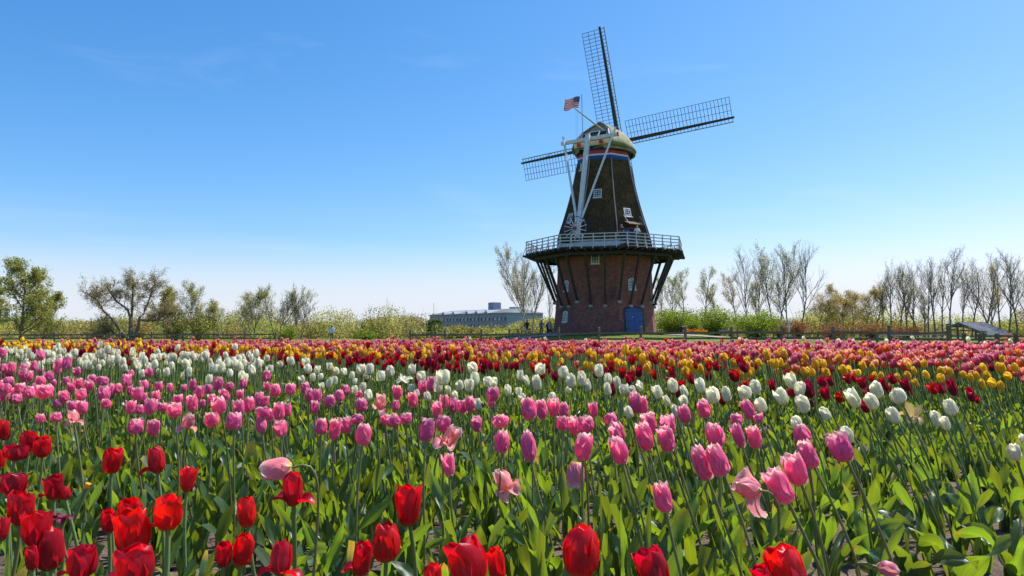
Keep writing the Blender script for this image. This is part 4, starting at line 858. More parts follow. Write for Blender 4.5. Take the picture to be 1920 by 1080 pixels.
# ------------------------------------------------------------------ people
def person(px, py_head, y, label, shirt, trousers, hair=(.05, .035, .03), face=0.0, arms=(.12, .12), h=1.7, z=None, bend=0.0, carry=None, cap_col=None):
    g = at(px, 640, y); z = at(px, py_head, y).z - h if z is None else z
    k = h / 1.7
    J = dict(pel=(0, 0, .94), spi=(0, .0, 1.15), che=(0, -.01, 1.34), nec=(0, 0, 1.47), hea=(0, -.02, 1.56), top=(0, -.015, 1.66))
    E_ = [('pel', 'spi'), ('spi', 'che'), ('che', 'nec'), ('nec', 'hea'), ('hea', 'top')]; Rr = dict(pel=.155, spi=.135, che=.16, nec=.062, hea=.098, top=.075)
    for s, n in ((-1, 'l'), (1, 'r')):
        ab = arms[0 if s < 0 else 1]
        J.update({n + 'sh': (s * .18, 0, 1.40), n + 'el': (s * (.24 + ab * .3), .02, 1.13), n + 'wr': (s * (.24 - ab * .6), -.05 - ab * 1.2, .95 + ab * 1.1), n + 'ha': (s * (.22 - ab * .8), -.08 - ab * 1.5, .87 + ab * 1.3),
                  n + 'hi': (s * .09, 0, .88), n + 'kn': (s * .11, -.02 * s, .49), n + 'an': (s * .12, .0, .09), n + 'to': (s * .14, -.15, .04)})
        Rr.update({n + 'sh': .075, n + 'el': .05, n + 'wr': .036, n + 'ha': .045, n + 'hi': .105, n + 'kn': .068, n + 'an': .05, n + 'to': .042})
        E_ += [('che', n + 'sh'), (n + 'sh', n + 'el'), (n + 'el', n + 'wr'), (n + 'wr', n + 'ha'), ('pel', n + 'hi'), (n + 'hi', n + 'kn'), (n + 'kn', n + 'an'), (n + 'an', n + 'to')]
    names = list(J); me = bpy.data.meshes.new('person'); me.from_pydata([Vector(J[n]) * k for n in names], [(names.index(a), names.index(b)) for a, b in E_], [])
    o = bpy.data.objects.new('person', me); COL.objects.link(o); m = o.modifiers.new('skin', 'SKIN'); o.modifiers.new('sub', 'SUBSURF').levels = 1
    for i, n in enumerate(names): me.skin_vertices[0].data[i].radius = (Rr[n] * k, Rr[n] * k * .85)
    me.skin_vertices[0].data[names.index('pel')].use_root = True
    bpy.context.view_layer.update(); ev = o.evaluated_get(bpy.context.evaluated_depsgraph_get()); nm = bpy.data.meshes.new_from_object(ev); o.modifiers.clear(); o.data = nm
    sm_ = [M['skin'], plain('clothes_top', shirt, .85, .12, 8), plain('clothes_legs', trousers, .85, .12, 8), M['tar']]; nm.materials.clear()
    for q in sm_: nm.materials.append(q)
    idx = []
    for p in nm.polygons:
        c = p.center / k; hand = (Vector(c) - Vector(J['lha'])).length < .09 or (Vector(c) - Vector(J['rha'])).length < .09
        idx.append(0 if (c.z > 1.45 or hand) else 3 if c.z < .09 else 2 if (c.z < .93 and abs(c.x) < .215) else 1)
    nm.polygons.foreach_set('material_index', idx); nm.polygons.foreach_set('use_smooth', [True] * len(idx)); nm.update()
    o.location = (g.x, y, z); o.rotation_euler = (0, 0, R_(face)); tag(o, label, 'person')
    hm = plain('hair', cap_col or hair, .7, .15, 20); mb = MB(); C_ = Vector(J['hea']) * k + Vector((0, .012, .03)) * k
    for j in range(6):
        for i in range(10):
            pass
    V, Q = [], []
    for j in range(7):
        th = math.pi * .60 * j / 6
        for i in range(12):
            ph = 2 * math.pi * i / 12; back = .25 if math.sin(ph) > 0 else -.18; t2 = th * (1 + back * (j / 6)); V.append(C_ + Vector((math.sin(t2) * math.cos(ph) * .104, math.sin(t2) * math.sin(ph) * .118, math.cos(t2) * .118)) * k)
    for j in range(6):
        for i in range(12): i2 = (i + 1) % 12; Q.append((j * 12 + i, (j + 1) * 12 + i, (j + 1) * 12 + i2, j * 12 + i2))
    link('hair', np_mesh('hair', V, Q, mats=[hm]), o)
    f = MB(); f.bar(C_ + Vector((0, -.10, -.02)) * k, C_ + Vector((0, -.125, -.05)) * k, .03 * k, .03 * k); f.build('nose', M['skin'], o)
    for sx in (-1, 1):
        f = MB(); f.box(-.012, .012, -.006, .006, -.008, .008, M=Matrix.Translation(C_ + Vector((sx * .036, -.099, .0)) * k)); f.build('eye', M['tar'], o)
        f = MB(); f.box(-.012, .012, -.02, .02, -.03, .03, M=Matrix.Translation(C_ + Vector((sx * .102, 0, -.02)) * k)); f.build('ear', M['skin'], o)
    f = MB(); f.box(-.025, .025, -.006, .006, -.005, .005, M=Matrix.Translation(C_ + Vector((0, -.094, -.085)) * k)); f.build('mouth', M['redpaint'], o)
    return o
person(622, 610, 73, 'person in light blue shirt and dark trousers standing alone in the gap', (.42, .55, .78), (.02, .025, .05), face=180, arms=(.16, .16))
person(988, 600.5, 74, 'person in dark brown jacket and red cap left of the mill', (.09, .045, .035), (.14, .12, .11), cap_col=(.25, .03, .03), arms=(.08, .08), face=20)
person(1015, 601, 74, 'person in denim blue jacket and dark cap left of the mill', (.10, .17, .27), (.03, .035, .05), cap_col=(.04, .06, .1), arms=(.1, .1), face=160)
person(1027.5, 604, 75.5, 'person in dark clothes behind the one in pale top', (.03, .03, .04), (.05, .05, .08), h=1.66, face=-30)
person(1032, 603.5, 74.2, 'person in pale top standing closest to the mill wall', (.62, .60, .60), (.06, .08, .14), hair=(.35, .2, .1), arms=(.2, .1), face=40)
person(955, 612, 80, 'white-haired person in dark jacket low behind the fence', (.05, .06, .09), (.15, .25, .45), hair=(.65, .63, .6), face=90, arms=(.2, .2))
person(1278, 608, 66, 'person in black standing before the green bush right of the mill', (.02, .02, .025), (.03, .03, .04), face=150, arms=(.15, .15), h=1.66)
dz_ = ZD + .02
mb = MB(); mb.box(-1.7, 1.2, -1.5, -.15, -.02, .5, M=Matrix(facet(37, RS, .0, 9.0).to_3x3().to_4x4()) if False else Matrix.Translation(Vector((0, 0, ZD - ZB))) @ Matrix.Rotation(R_(37), 4, 'Z') @ Matrix.Translation(Vector((0, -4.45, 0)))); mb.build('doorstep', M['tar'], mill)
person(1167, 419, 65.2, 'person in dark clothes on the gallery left of its doorway', (.045, .035, .045), (.03, .03, .04), hair=(.2, .1, .06), z=dz_ + .5, h=1.72)
person(1197, 423, 65.6, 'fair-haired person in white top on the gallery at the rail', (.72, .71, .72), (.05, .06, .1), hair=(.45, .28, .13), z=dz_ + .5, arms=(.25, .2), h=1.66)
# ------------------------------------------------------------------ tulips: petals, flowers, stems, leaves
VP = np.array([0, .12, .3, .5, .75, 1.0])
TH = dict(closed=[82, 48, 13, 1, -15, -40], cup=[82, 48, 15, 3, -8, -12], open=[82, 52, 21, 8, 1, 4], reflex=[82, 62, 62, 84, 108, 125], flop=[82, 75, 85, 110, 140, 160],
          egg=[84, 50, 14, 0, -13, -38], lily=[78, 42, 11, -3, 6, 48], double=[84, 58, 26, 6, -16, -30])
def petal(form, phi, R, r, nu=7, nv=9, inner=False, wide=1.15, point=1.0, ruffle=.03, jit=5.0, twist=0.0):
    """one petal (unit length): vertices on an nv x nu grid, uv"""
    v = np.linspace(0, 1, nv); th = np.radians(np.interp(v, VP, TH[form]) + r.normal() * jit * np.clip(v * 2, 0, 1))
    ds = 1 / (nv - 1); thm = (th[1:] + th[:-1]) / 2
    k = .92 if inner else 1.0
    rr = np.r_[.05, .05 + np.cumsum(np.sin(thm)) * ds]; zz = np.r_[0, np.cumsum(np.cos(thm)) * ds]
    rr = rr * (R / .34) * k; rr = np.maximum(rr, .015); zz = zz * (1.02 if inner else 1)
    a = np.clip(v / .48, 0, 1); w = np.where(v < .48, .34 + .66 * np.sin(a * np.pi / 2), np.maximum(0, 1 - ((v - .48) / .52) ** (2.3 if point < 1.2 else 1.75)) ** (.62 if point < 1.2 else .85))
    w = np.maximum(w, .02) * R * wide
    u = np.linspace(-1, 1, nu); U, V_ = np.meshgrid(u, v)
    Rc = np.maximum(R * .95, .12) * (1.35 if form in ('reflex', 'flop', 'open', 'lily') else 1.0)
    ang = U * (w / Rc)[:, None]; side = Rc * np.sin(ang); back = -Rc * (1 - np.cos(ang))
    ruf = ruffle * np.abs(U) ** 2.5 * np.sin(V_ * r.uniform(7, 13) + r.uniform(0, 6) + U * 2) + ruffle * .9 * sm(.6, 1, V_) * np.sin(U * r.uniform(2, 4.5) + r.uniform(0, 6)) - .022 * np.exp(-(U / .16) ** 2) * (1 - V_)
    back = back + ruf; Nr, Nz = np.cos(th)[:, None], -np.sin(th)[:, None]
    rad = rr[:, None] + Nr * back; z = zz[:, None] + Nz * back; side = side + twist * (V_ ** 2) * .2
    c, s = math.cos(phi), math.sin(phi); x = rad * c - side * s; y = rad * s + side * c
    i = np.arange((nv - 1) * (nu - 1)); q, cc = i // (nu - 1), i % (nu - 1); b = q * nu + cc
    return np.stack([x, y, z], -1).reshape(-1, 3), np.stack([b, b + 1, b + nu + 1, b + nu], 1), np.stack([(U + 1) / 2, V_], -1).reshape(-1, 2)
STYLE = {'red': dict(form='cup', wide=1.28, point=1.0, ruffle=.03, R=.36), 'pink': dict(form='closed', wide=1.2, point=1.0, ruffle=.06, R=.33), 'white': dict(form='egg', wide=1.25, point=1.0, ruffle=.015, R=.36),
         'darkred': dict(form='lily', wide=1.0, point=1.5, ruffle=.05, R=.33), 'yellow': dict(form='closed', wide=1.2, point=1.0, ruffle=.02, R=.34), 'coral': dict(form='double', wide=1.2, point=1.0, ruffle=.06, R=.40),
         'magenta': dict(form='double', wide=1.2, point=1.0, ruffle=.05, R=.40), 'orange': dict(form='cup', wide=1.2, point=1.0, ruffle=.03, R=.36)}
def flower_petals(col, r, form=None, special=None, nu=7, nv=9, np_=6):
    """six petals in the flower's own frame, resting on z=0; special = {index: form}"""
    st = dict(STYLE[col]); st['form'] = form or (r.choice(['closed', 'closed', 'egg', 'cup', 'double'] if col == 'pink' else ['egg', 'egg', 'closed', 'cup']) if col in ('pink', 'white') and not special else st['form']); phi0 = 0 if special else r.uniform(0, 6.28); out = []
    for k in range(np_):
        f = (special or {}).get(k, st['form']); ph = phi0 + k * 2 * math.pi / np_ + r.normal() * .06
        P_ = petal(f, ph, st['R'], r, nu, nv, inner=k % 2 == 1, wide=st['wide'], point=st['point'], ruffle=st['ruffle'], jit=r.choice([4, 7, 12], p=[.5, .35, .15]))
        out.append((P_[0] * (.72 if special and f in ('reflex', 'flop') and np_ == 6 and st['form'] in ('cup', 'open', 'closed') else 1), P_[1], P_[2]))
    return out
def stem_mesh(p1, r, rad, mat, curve=.03, d1=None):
    """from the root (0,0,0) to p1, arriving along d1"""
    p1 = np.asarray(p1, float); d1 = np.array([0, 0, 1.]) if d1 is None else np.asarray(d1, float); L = np.linalg.norm(p1)
    b = p1 - d1 * L * .38; a = np.array([r.normal() * curve, r.normal() * curve, L * .4]); t = np.linspace(0, 1, 10)[:, None]
    P = (1 - t) ** 3 * 0 + 3 * (1 - t) ** 2 * t * a + 3 * (1 - t) * t * t * b + t ** 3 * p1; P[0, 2] = -.02
    V, Q = lathe_branches([(P, np.linspace(rad * 1.12, rad, 10), 7)])
    return np_mesh('stem', V, Q, uv=np.tile([.5, .5], (len(V), 1)), tint=r.uniform(0, 1), mats=[M[mat]])
def leaf_grid(r, L, W, nu=5, nv=11, bend=None, up0=None, fold=.55, wav=1.5):
    """tulip leaf growing from the origin towards +X"""
    v = np.linspace(0, 1, nv); a0 = R_(up0 if up0 is not None else r.uniform(3, 17)); b = R_(bend if bend is not None else r.choice([15, 30, 45, 80, 115], p=[.38, .36, .15, .07, .04]))
    th = a0 + b * v ** r.uniform(1.3, 2.6); ds = L / (nv - 1); thm = (th[1:] + th[:-1]) / 2
    x = np.r_[0, np.cumsum(np.sin(thm)) * ds]; z = np.r_[0, np.cumsum(np.cos(thm)) * ds]
    w = W * np.where(v < .32, .42 + .58 * np.sin(v / .32 * np.pi / 2), np.maximum(0, 1 - ((v - .32) / .68) ** 1.55) ** 1.05); w = np.maximum(w, W * .012)
    u = np.linspace(-1, 1, nu); U, V_ = np.meshgrid(u, v); fa = R_(fold * 95) * (1 - .75 * V_); lift = np.abs(U) * w[:, None] * np.sin(fa) * .9
    lift = lift + wav * .010 * U * np.sin(V_ * r.uniform(6, 12) + r.uniform(0, 6)) * sm(.1, .4, V_) * np.abs(U) + .004 * np.sin(V_ * 9 + r.uniform(0, 6))
    side = U * w[:, None] * np.cos(fa * .8); tw = r.normal() * .5 * V_ ; sd_ = side * np.cos(tw) - lift * np.sin(tw); lf = side * np.sin(tw) + lift * np.cos(tw)
    Nx, Nz = -np.cos(th)[:, None], np.sin(th)[:, None]
    X = x[:, None] + Nx * lf; Z = z[:, None] + Nz * lf; Yy = sd_ + r.normal() * .03 * V_ ** 2
    i = np.arange((nv - 1) * (nu - 1)); q, cc = i // (nu - 1), i % (nu - 1); bb = q * nu + cc
    return np.stack([X, Yy, Z], -1).reshape(-1, 3), np.stack([bb, bb + 1, bb + nu + 1, bb + nu], 1), np.stack([(U + 1) / 2, V_], -1).reshape(-1, 2)
lr = np.random.default_rng(77)
LEAF_HI = [leaf_grid(lr, lr.uniform(.20, .36), lr.uniform(.010, .025)) for _ in range(44)]
LEAF_ME = [np_mesh('leaf', V, Q, uv=uv, tint=lr.uniform(0, 1), mats=[M['leaf']]) for V, Q, uv in LEAF_HI]
LEAF_LO = [leaf_grid(lr, lr.uniform(.20, .35), lr.uniform(.010, .023), 3, 5) for _ in range(20)]
def rot_z(V, a):
    c, s = np.cos(a)[:, None], np.sin(a)[:, None]; return np.stack([V[None, :, 0] * c - V[None, :, 1] * s, V[None, :, 0] * s + V[None, :, 1] * c, np.broadcast_to(V[None, :, 2], (len(a), len(V)))], -1)
class Mass:
    def __init__(s): s.V, s.Q, s.U, s.T, s.MI, s.o = [], [], [], [], [], 0
    def scatter(s, tpl, pos, rz, sc, tint, tiltx=None, tilty=None, mi=0):
        V, Q, U = tpl; n = len(pos)
        if n == 0: return
        P = rot_z(V, rz) * (sc[:, None, :] if sc.ndim == 2 else sc[:, None, None])
        if tiltx is not None: # lean: shear-free rotation about y then x
            c, k = np.cos(tiltx)[:, None], np.sin(tiltx)[:, None]; x, z = P[..., 0] * c + P[..., 2] * k, -P[..., 0] * k + P[..., 2] * c; P = np.stack([x, P[..., 1], z], -1)
            c, k = np.cos(tilty)[:, None], np.sin(tilty)[:, None]; y, z = P[..., 1] * c - P[..., 2] * k, P[..., 1] * k + P[..., 2] * c; P = np.stack([P[..., 0], y, z], -1)
        P = P + pos[:, None, :]; m = len(V)
        s.V.append(P.reshape(-1, 3)); s.Q.append((Q[None] + (np.arange(n) * m)[:, None, None]).reshape(-1, 4) + s.o); s.o += n * m
        s.U.append(np.tile(U, (n, 1))); s.T.append(np.repeat(tint, m)); s.MI.append(np.full(n * len(Q), mi))
    def build(s, name, mats, label, cat):
        o = link(name, np_mesh(name, np.concatenate(s.V), np.concatenate(s.Q), uv=np.concatenate(s.U), tint=np.concatenate(s.T), mats=mats, mi=np.concatenate(s.MI)))
        return tag(o, label, cat, kind='stuff')
def soil_z(x, y): return .012 * noise2(x, y, 3, 3, 2.2) + .010 * noise2(x, y, 5, 4, 16)

# ---- the tulips one can pick out, read off the photograph: (x, y, width, height) of each head in an enlarged view
ZOOM = {1: (0, 620, 4), 2: (480, 620, 4), 3: (960, 620, 4), 4: (1440, 620, 4), 5: (0, 780, 3.6), 6: (480, 780, 3.6), 7: (960, 780, 3.6), 8: (1440, 780, 3.6)}
RED = [  # view, x, y, w, h, form, special petals, label
 (5, 20, 95, 90, 140, 'cup', None, 'red tulip at the left edge, highest of the leftmost reds'),
 (5, 195, 173, 112, 135, 'cup', None, 'upright red tulip with parted tips above the left group of reds'),
 (5, 285, 210, 112, 138, 'cup', None, 'round dark red tulip touching the upright one at its right'),
 (5, 108, 245, 150, 115, 'open', None, 'wide open red tulip below the upright pair on the left'),
 (5, 5, 290, 70, 130, 'cup', None, 'red tulip half cut by the left edge beside the wide open one'),
 (5, 92, 460, 160, 150, 'open', None, 'open red tulip with spread petals low on the left'),
 (5, 145, 620, 170, 220, 'cup', None, 'tall red tulip with one broad glowing petal on the left'),
 (5, 362, 480, 158, 168, 'open', {3: 'reflex'}, 'red tulip with a petal thrown out to its left above the wilted one'),
 (5, 430, 520, 90, 85, 'cup', None, 'small red tulip tucked behind the one over the wilted flower'),
 (5, 245, 760, 205, 235, 'open', {0: 'open'}, 'large red tulip with petals fanned right, in the lower left cluster'),
 (5, 18, 760, 80, 155, 'cup', None, 'plain red tulip low at the left edge'),
 (5, 330, 895, 188, 275, 'cup', None, 'large closed red tulip in the middle of the lower left cluster'),
 (5, 215, 960, 80, 165, 'cup', None, 'shaded red tulip behind the large closed one lower left'),
 (5, 555, 985, 265, 215, 'open', {3: 'reflex'}, 'sprawling red tulip at the bottom edge with a petal folded left'),
 (5, 755, 305, 132, 162, 'cup', None, 'red tulip with two pointed lobes standing alone before the leaves'),
 (5, 1055, 295, 178, 174, 'cup', {3: 'reflex'}, 'red tulip with a small petal curling off its left side below the pinks'),
 (5, 1270, 425, 122, 170, 'cup', None, 'neat red tulip on a long bare stem right of the curled one'),
 (5, 730, 710, 105, 165, 'cup', None, 'narrow red tulip at the left flank of the big double-looking cluster'),
 (5, 878, 640, 145, 155, 'open', None, 'red tulip at the back of the big cluster over the soil'),
 (5, 895, 785, 240, 300, 'open', None, 'very large red tulip with a dark centre at the front of its cluster'),
 (5, 915, 1000, 350, 260, 'cup', {3: 'reflex'}, 'red tulip cut by the bottom edge with a petal stretched out left'),
 (5, 1135, 645, 262, 245, 'open', {3: 'reflex', 5: 'open'}, 'open red tulip with ragged petals beside the bare soil'),
 (5, 1665, 650, 122, 195, 'cup', None, 'egg-shaped red tulip among tall leaves right of the soil patch'),
 (5, 1510, 935, 118, 168, 'open', None, 'small open red tulip low beside a taller closed one'),
 (5, 1640, 905, 142, 208, 'cup', None, 'closed red tulip just right of the small open one at the bottom'),
 (6, 250, 490, 285, 232, 'cup', {3: 'reflex', 0: 'reflex'}, 'red tulip with a petal folded down on each side under a drooping pink'),
 (6, 175, 915, 300, 300, 'cup', {3: 'reflex', 0: 'flop'}, 'red tulip with one petal curled up left and one hanging right'),
 (6, 715, 965, 212, 228, 'cup', {3: 'reflex'}, 'bright red tulip with a thin petal pointing left, below the dark one'),
 (6, 880, 850, 184, 262, 'closed', None, 'deep dark red tulip, closed, in the middle of the bottom'),
 (6, 1020, 605, 205, 264, 'cup', None, 'big bright red tulip with torn tips above the deep dark one'),
 (6, 1430, 990, 295, 300, 'open', None, 'broad full red tulip with crumpled petals at the bottom edge'),
 (6, 1625, 1010, 125, 240, 'cup', None, 'slim red tulip hiding behind the broad full one at the bottom'),
 (6, 1195, 1075, 125, 150, 'cup', None, 'red tulip mostly below the bottom edge left of the broad full one'),
 (7, 465, 910, 242, 345, 'closed', None, 'large red tulip with one glowing petal and one dark folded petal'),
 (7, 950, 1040, 245, 270, 'open', None, 'opened red tulip at the bottom edge right of the glowing one'),
 (7, 1690, 1080, 160, 130, 'open', None, 'red tulip petal tips just showing at the bottom edge'),
 (8, 130, 1040, 275, 290, 'cup', None, 'flaming red tulip at the bottom edge under leaning pinks'),
]
PINK = {5: '275,15,60,65 380,5,75,70 915,65,105,110 1035,75,80,120 1430,20,90,110 1580,30,105,125',
 6: '35,55,75,120 170,80,90,120 440,65,85,115 530,85,95,150 605,60,80,120 725,120,115,155 685,20,85,75 925,25,100,90 870,20,60,80 1010,15,90,75 1155,90,105,165 1265,45,100,120 1490,50,80,110 1650,30,120,95 1660,165,105,165 1303,325,95,165',
 7: '110,195,110,215 480,200,125,200 720,225,130,190 710,110,120,150 893,130,120,195 925,45,120,140 1040,150,130,175 1050,50,120,130 1015,540,130,210 1280,310,145,230 1385,290,155,220 1375,125,130,180 1525,125,95,165 1635,140,105,155 1515,20,95,80 1665,15,90,60 665,15,90,85 415,60,90,130 500,50,110,115',
 8: '230,120,125,140 265,250,135,190 180,355,180,210 80,465,180,235 485,200,180,200',
 1: '25,280,60,70 75,325,50,65 20,330,50,60 165,330,50,55 220,325,60,60 305,300,50,45 370,335,70,80 305,375,70,80 65,375,75,65 45,430,80,80 40,485,70,95 150,430,80,85 215,460,85,100 125,510,75,80 335,455,115,110 480,490,75,100 575,305,55,70 540,330,40,55 500,375,60,60 480,410,60,70 535,425,60,75 590,390,65,80 660,410,80,90 610,475,80,95 690,360,70,70 780,465,85,125 770,375,90,75 835,435,60,100 885,430,60,80 948,370,70,100 985,320,45,65 1115,310,60,75 1135,350,55,60 1085,405,65,80 1190,420,60,90 1275,425,55,70 970,445,50,80 1030,470,85,110 1170,490,65,90 1080,500,50,80 980,570,75,110 1045,590,60,80 1125,565,90,130 1215,570,80,70 1310,590,110,115 1335,510,80,70 1440,540,80,130 1520,545,40,70 1380,430,45,60 1445,400,60,90 1495,460,75,105 1560,435,60,75 1635,395,75,105 1720,415,65,70 1685,480,75,100 1590,510,65,80 1645,555,115,130 1800,480,65,85 1825,395,55,85 1790,575,85,125 1870,550,85,125 1590,650,100,140 1755,665,110,150 540,560,70,85 615,570,80,110 430,545,65,70 425,620,85,100 305,645,65,85 795,545,75,75 1030,695,95,125 1148,725,90,135 5,400,50,70 90,455,50,60 255,420,50,60 400,390,45,60',
 2: '80,335,65,85 80,415,60,70 147,443,75,110 258,435,80,95 368,425,75,85 400,480,70,110 455,485,75,115 440,570,70,110 550,525,90,95 625,485,75,95 670,445,70,90 25,510,70,110 70,530,60,90 50,610,100,90 105,630,70,100 170,600,90,140 235,590,60,110 35,700,85,150 190,730,95,135 495,715,100,125 590,735,100,165 670,705,85,140 755,640,100,120 790,550,90,110 770,475,60,60 800,770,120,180 1025,630,100,155 1050,560,60,90 1125,620,90,140 950,620,65,140 1063,460,80,115 1175,515,80,120 1250,420,70,120 1322,400,80,120 1360,585,80,140 1415,530,75,120 1480,555,65,130 1548,570,80,110 1610,545,85,130 1285,715,115,235 1410,670,110,170 1660,685,90,140 1775,470,100,115 1765,540,60,70 1748,590,70,120 1835,650,130,150 1845,825,120,180',
 3: '125,580,120,180 220,585,90,155 315,570,95,155 390,590,75,130 610,590,80,120 740,610,100,185 920,535,95,180 980,560,90,160 375,690,90,115 460,695,90,170 558,670,115,180 520,850,140,210 120,850,125,230 795,770,130,150 805,880,140,200 1025,680,150,170 990,785,130,220 1165,690,140,150 1155,810,140,190 1290,620,105,140 1440,580,110,140 1680,635,105,150 1770,585,110,150 1855,620,90,140 1520,780,130,200 1700,785,105,180 1820,800,110,165'}
WHITE = {2: '80,208,45,55 35,240,50,45 20,285,40,65 100,290,60,65 180,250,45,50 260,230,60,70 375,235,65,60 390,285,60,70 345,365,50,60 460,295,50,65 425,350,45,65 485,345,45,50 550,270,45,60 600,305,50,60 660,310,50,60 695,275,50,60 720,335,40,60 785,290,70,80 850,290,70,85 835,340,55,55 550,390,50,80 590,375,45,70 495,415,45,50 740,380,35,50 800,420,55,65 740,445,50,65 843,482,62,82 935,340,70,80 1005,305,65,90 1170,290,60,80 1165,330,50,70 1240,340,75,75 1400,350,110,110 1365,420,70,90 1165,430,55,60 1205,470,45,60 1440,445,45,70 1285,495,60,70 1490,490,50,70 1525,490,50,70 1665,550,55,85 1525,410,65,80 1600,410,75,95 1625,280,80,85 1640,360,70,100 1740,385,75,80 1785,385,50,70 1820,360,65,75 1888,445,55,85',
 3: '60,335,55,80 210,288,80,85 385,310,80,90 185,392,75,110 110,375,45,80 440,375,80,105 522,360,70,115 570,410,50,95 430,440,50,60 650,300,75,95 718,362,65,85 715,440,60,95 790,390,60,90 840,440,80,75 960,415,60,85 905,440,50,60 1090,460,85,90 1205,410,85,105 1290,455,65,85 1410,410,85,105 1505,485,105,120 1605,475,75,110 1745,460,110,100 1825,425,85,105 1160,527,60,78 1285,525,75,75 1225,600,60,90 875,610,70,85 75,500,60,60 50,455,50,60 300,490,60,50 1865,560,100,100',
 4: '170,375,95,110 235,435,90,100 100,492,110,120 262,550,105,125 428,622,88,98 637,505,120,130 812,442,100,120 775,530,125,110 975,490,125,105 937,635,105,115 1367,575,105,115 1260,660,95,110 1330,695,80,95 210,690,95,90 590,780,100,120 1845,910,110,115 1915,820,60,90'}
DARK = {4: '30,405,75,80 142,310,60,45 300,430,90,140 405,380,100,80 465,375,60,80 425,465,110,95 175,460,70,70 595,360,80,70 640,355,50,70 705,385,90,90 775,360,60,60 870,400,80,100 930,360,75,75 1030,400,90,100 1060,460,60,60 1235,430,100,90 1290,430,80,80 1380,420,110,130 1520,475,80,110 1565,515,55,60 530,500,70,80 555,535,60,70 725,570,90,90 330,540,60,60 740,470,70,60 910,450,60,60'}
YELL = {4: '565,295,70,75 605,290,50,60 675,315,50,50 785,275,42,60 710,260,60,60 970,345,40,55 990,320,45,55 1045,335,60,60 1055,265,45,50 1095,300,45,60 1125,265,50,60 1170,245,55,60 1185,330,55,65 1215,355,45,60 1300,300,65,60 1365,305,50,65 1295,355,70,65 1105,390,45,60 1465,330,60,50 1520,350,45,65 1565,335,45,60 1610,275,50,60 1640,335,60,65 1605,395,45,70 1680,390,65,75 1745,410,55,65 1760,275,45,65 1850,275,60,65 1795,340,70,60 800,340,50,60 850,340,45,60'}
SPEC = {}   # own labels of pinks and whites that stand apart, by (view, index)
SPEC['pink'] = {(7, 8): 'single pink tulip standing low between the leaves in the centre foreground', (6, 15): 'pink tulip hanging lower than its neighbours, centre left of the foreground', (8, 4): 'large pink tulip leaning left, overlapping a white one', (8, 3): 'lowest of the leaning pink tulips on the right, streaked with light',
 (8, 2): 'pink tulip with a torn white-edged tip among the leaning ones', (8, 1): 'leaning pink tulip directly under another pink on the right', (8, 0): 'pink tulip with a white tulip peeking out above it', (7, 9): 'ragged-tipped pink tulip, left one of the touching pair on the right',
 (7, 10): 'smooth pointed pink tulip, right one of the touching pair', (7, 0): 'tall pink tulip on a long slanting stem near the centre', (7, 1): 'pink tulip with ruffled tips above a faded hanging flower', (6, 14): 'pink tulip right of centre bending slightly left with a dark notch at its tip', (6, 10): 'long pink tulip standing above fallen petals', (6, 5): 'pink tulip with a torn petal dangling at its foot'}
SPEC['white'] = {(4, 15): 'white tulip alone at the right edge above bent leaves', (4, 14): 'white tulip behind the large leaning pink one', (4, 8): 'white tulip lying almost sideways on a slanting stem', (4, 10): 'white tulip of the far right standing clear of the others', (4, 0): 'uppermost white tulip of the right-hand group'}
SZ = dict(red=.064, pink=.055, white=.058, darkred=.056, yellow=.048); DZ = dict(red=(.27, .43, .36), pink=(.23, .37, .31), white=(.19, .33, .26), darkred=(.2, .34, .27), yellow=(.2, .34, .27))
GROUP = dict(red='red tulips in the front row', pink='pink tulips in the second row', white='white tulips in the third row', darkred='dark red tulips in the fourth row', yellow='yellow tulips in the fifth row')
GEN = dict(pink=['pink tulip with pale frilled tips among its crowd', 'closed pink tulip'], white='closed creamy white tulip in the white row', darkred='dark red tulip with flaring pointed petals behind the white row', yellow='closed yellow tulip on the right behind the dark red row')
placed = []; near_px = []
tr = np.random.default_rng(101)
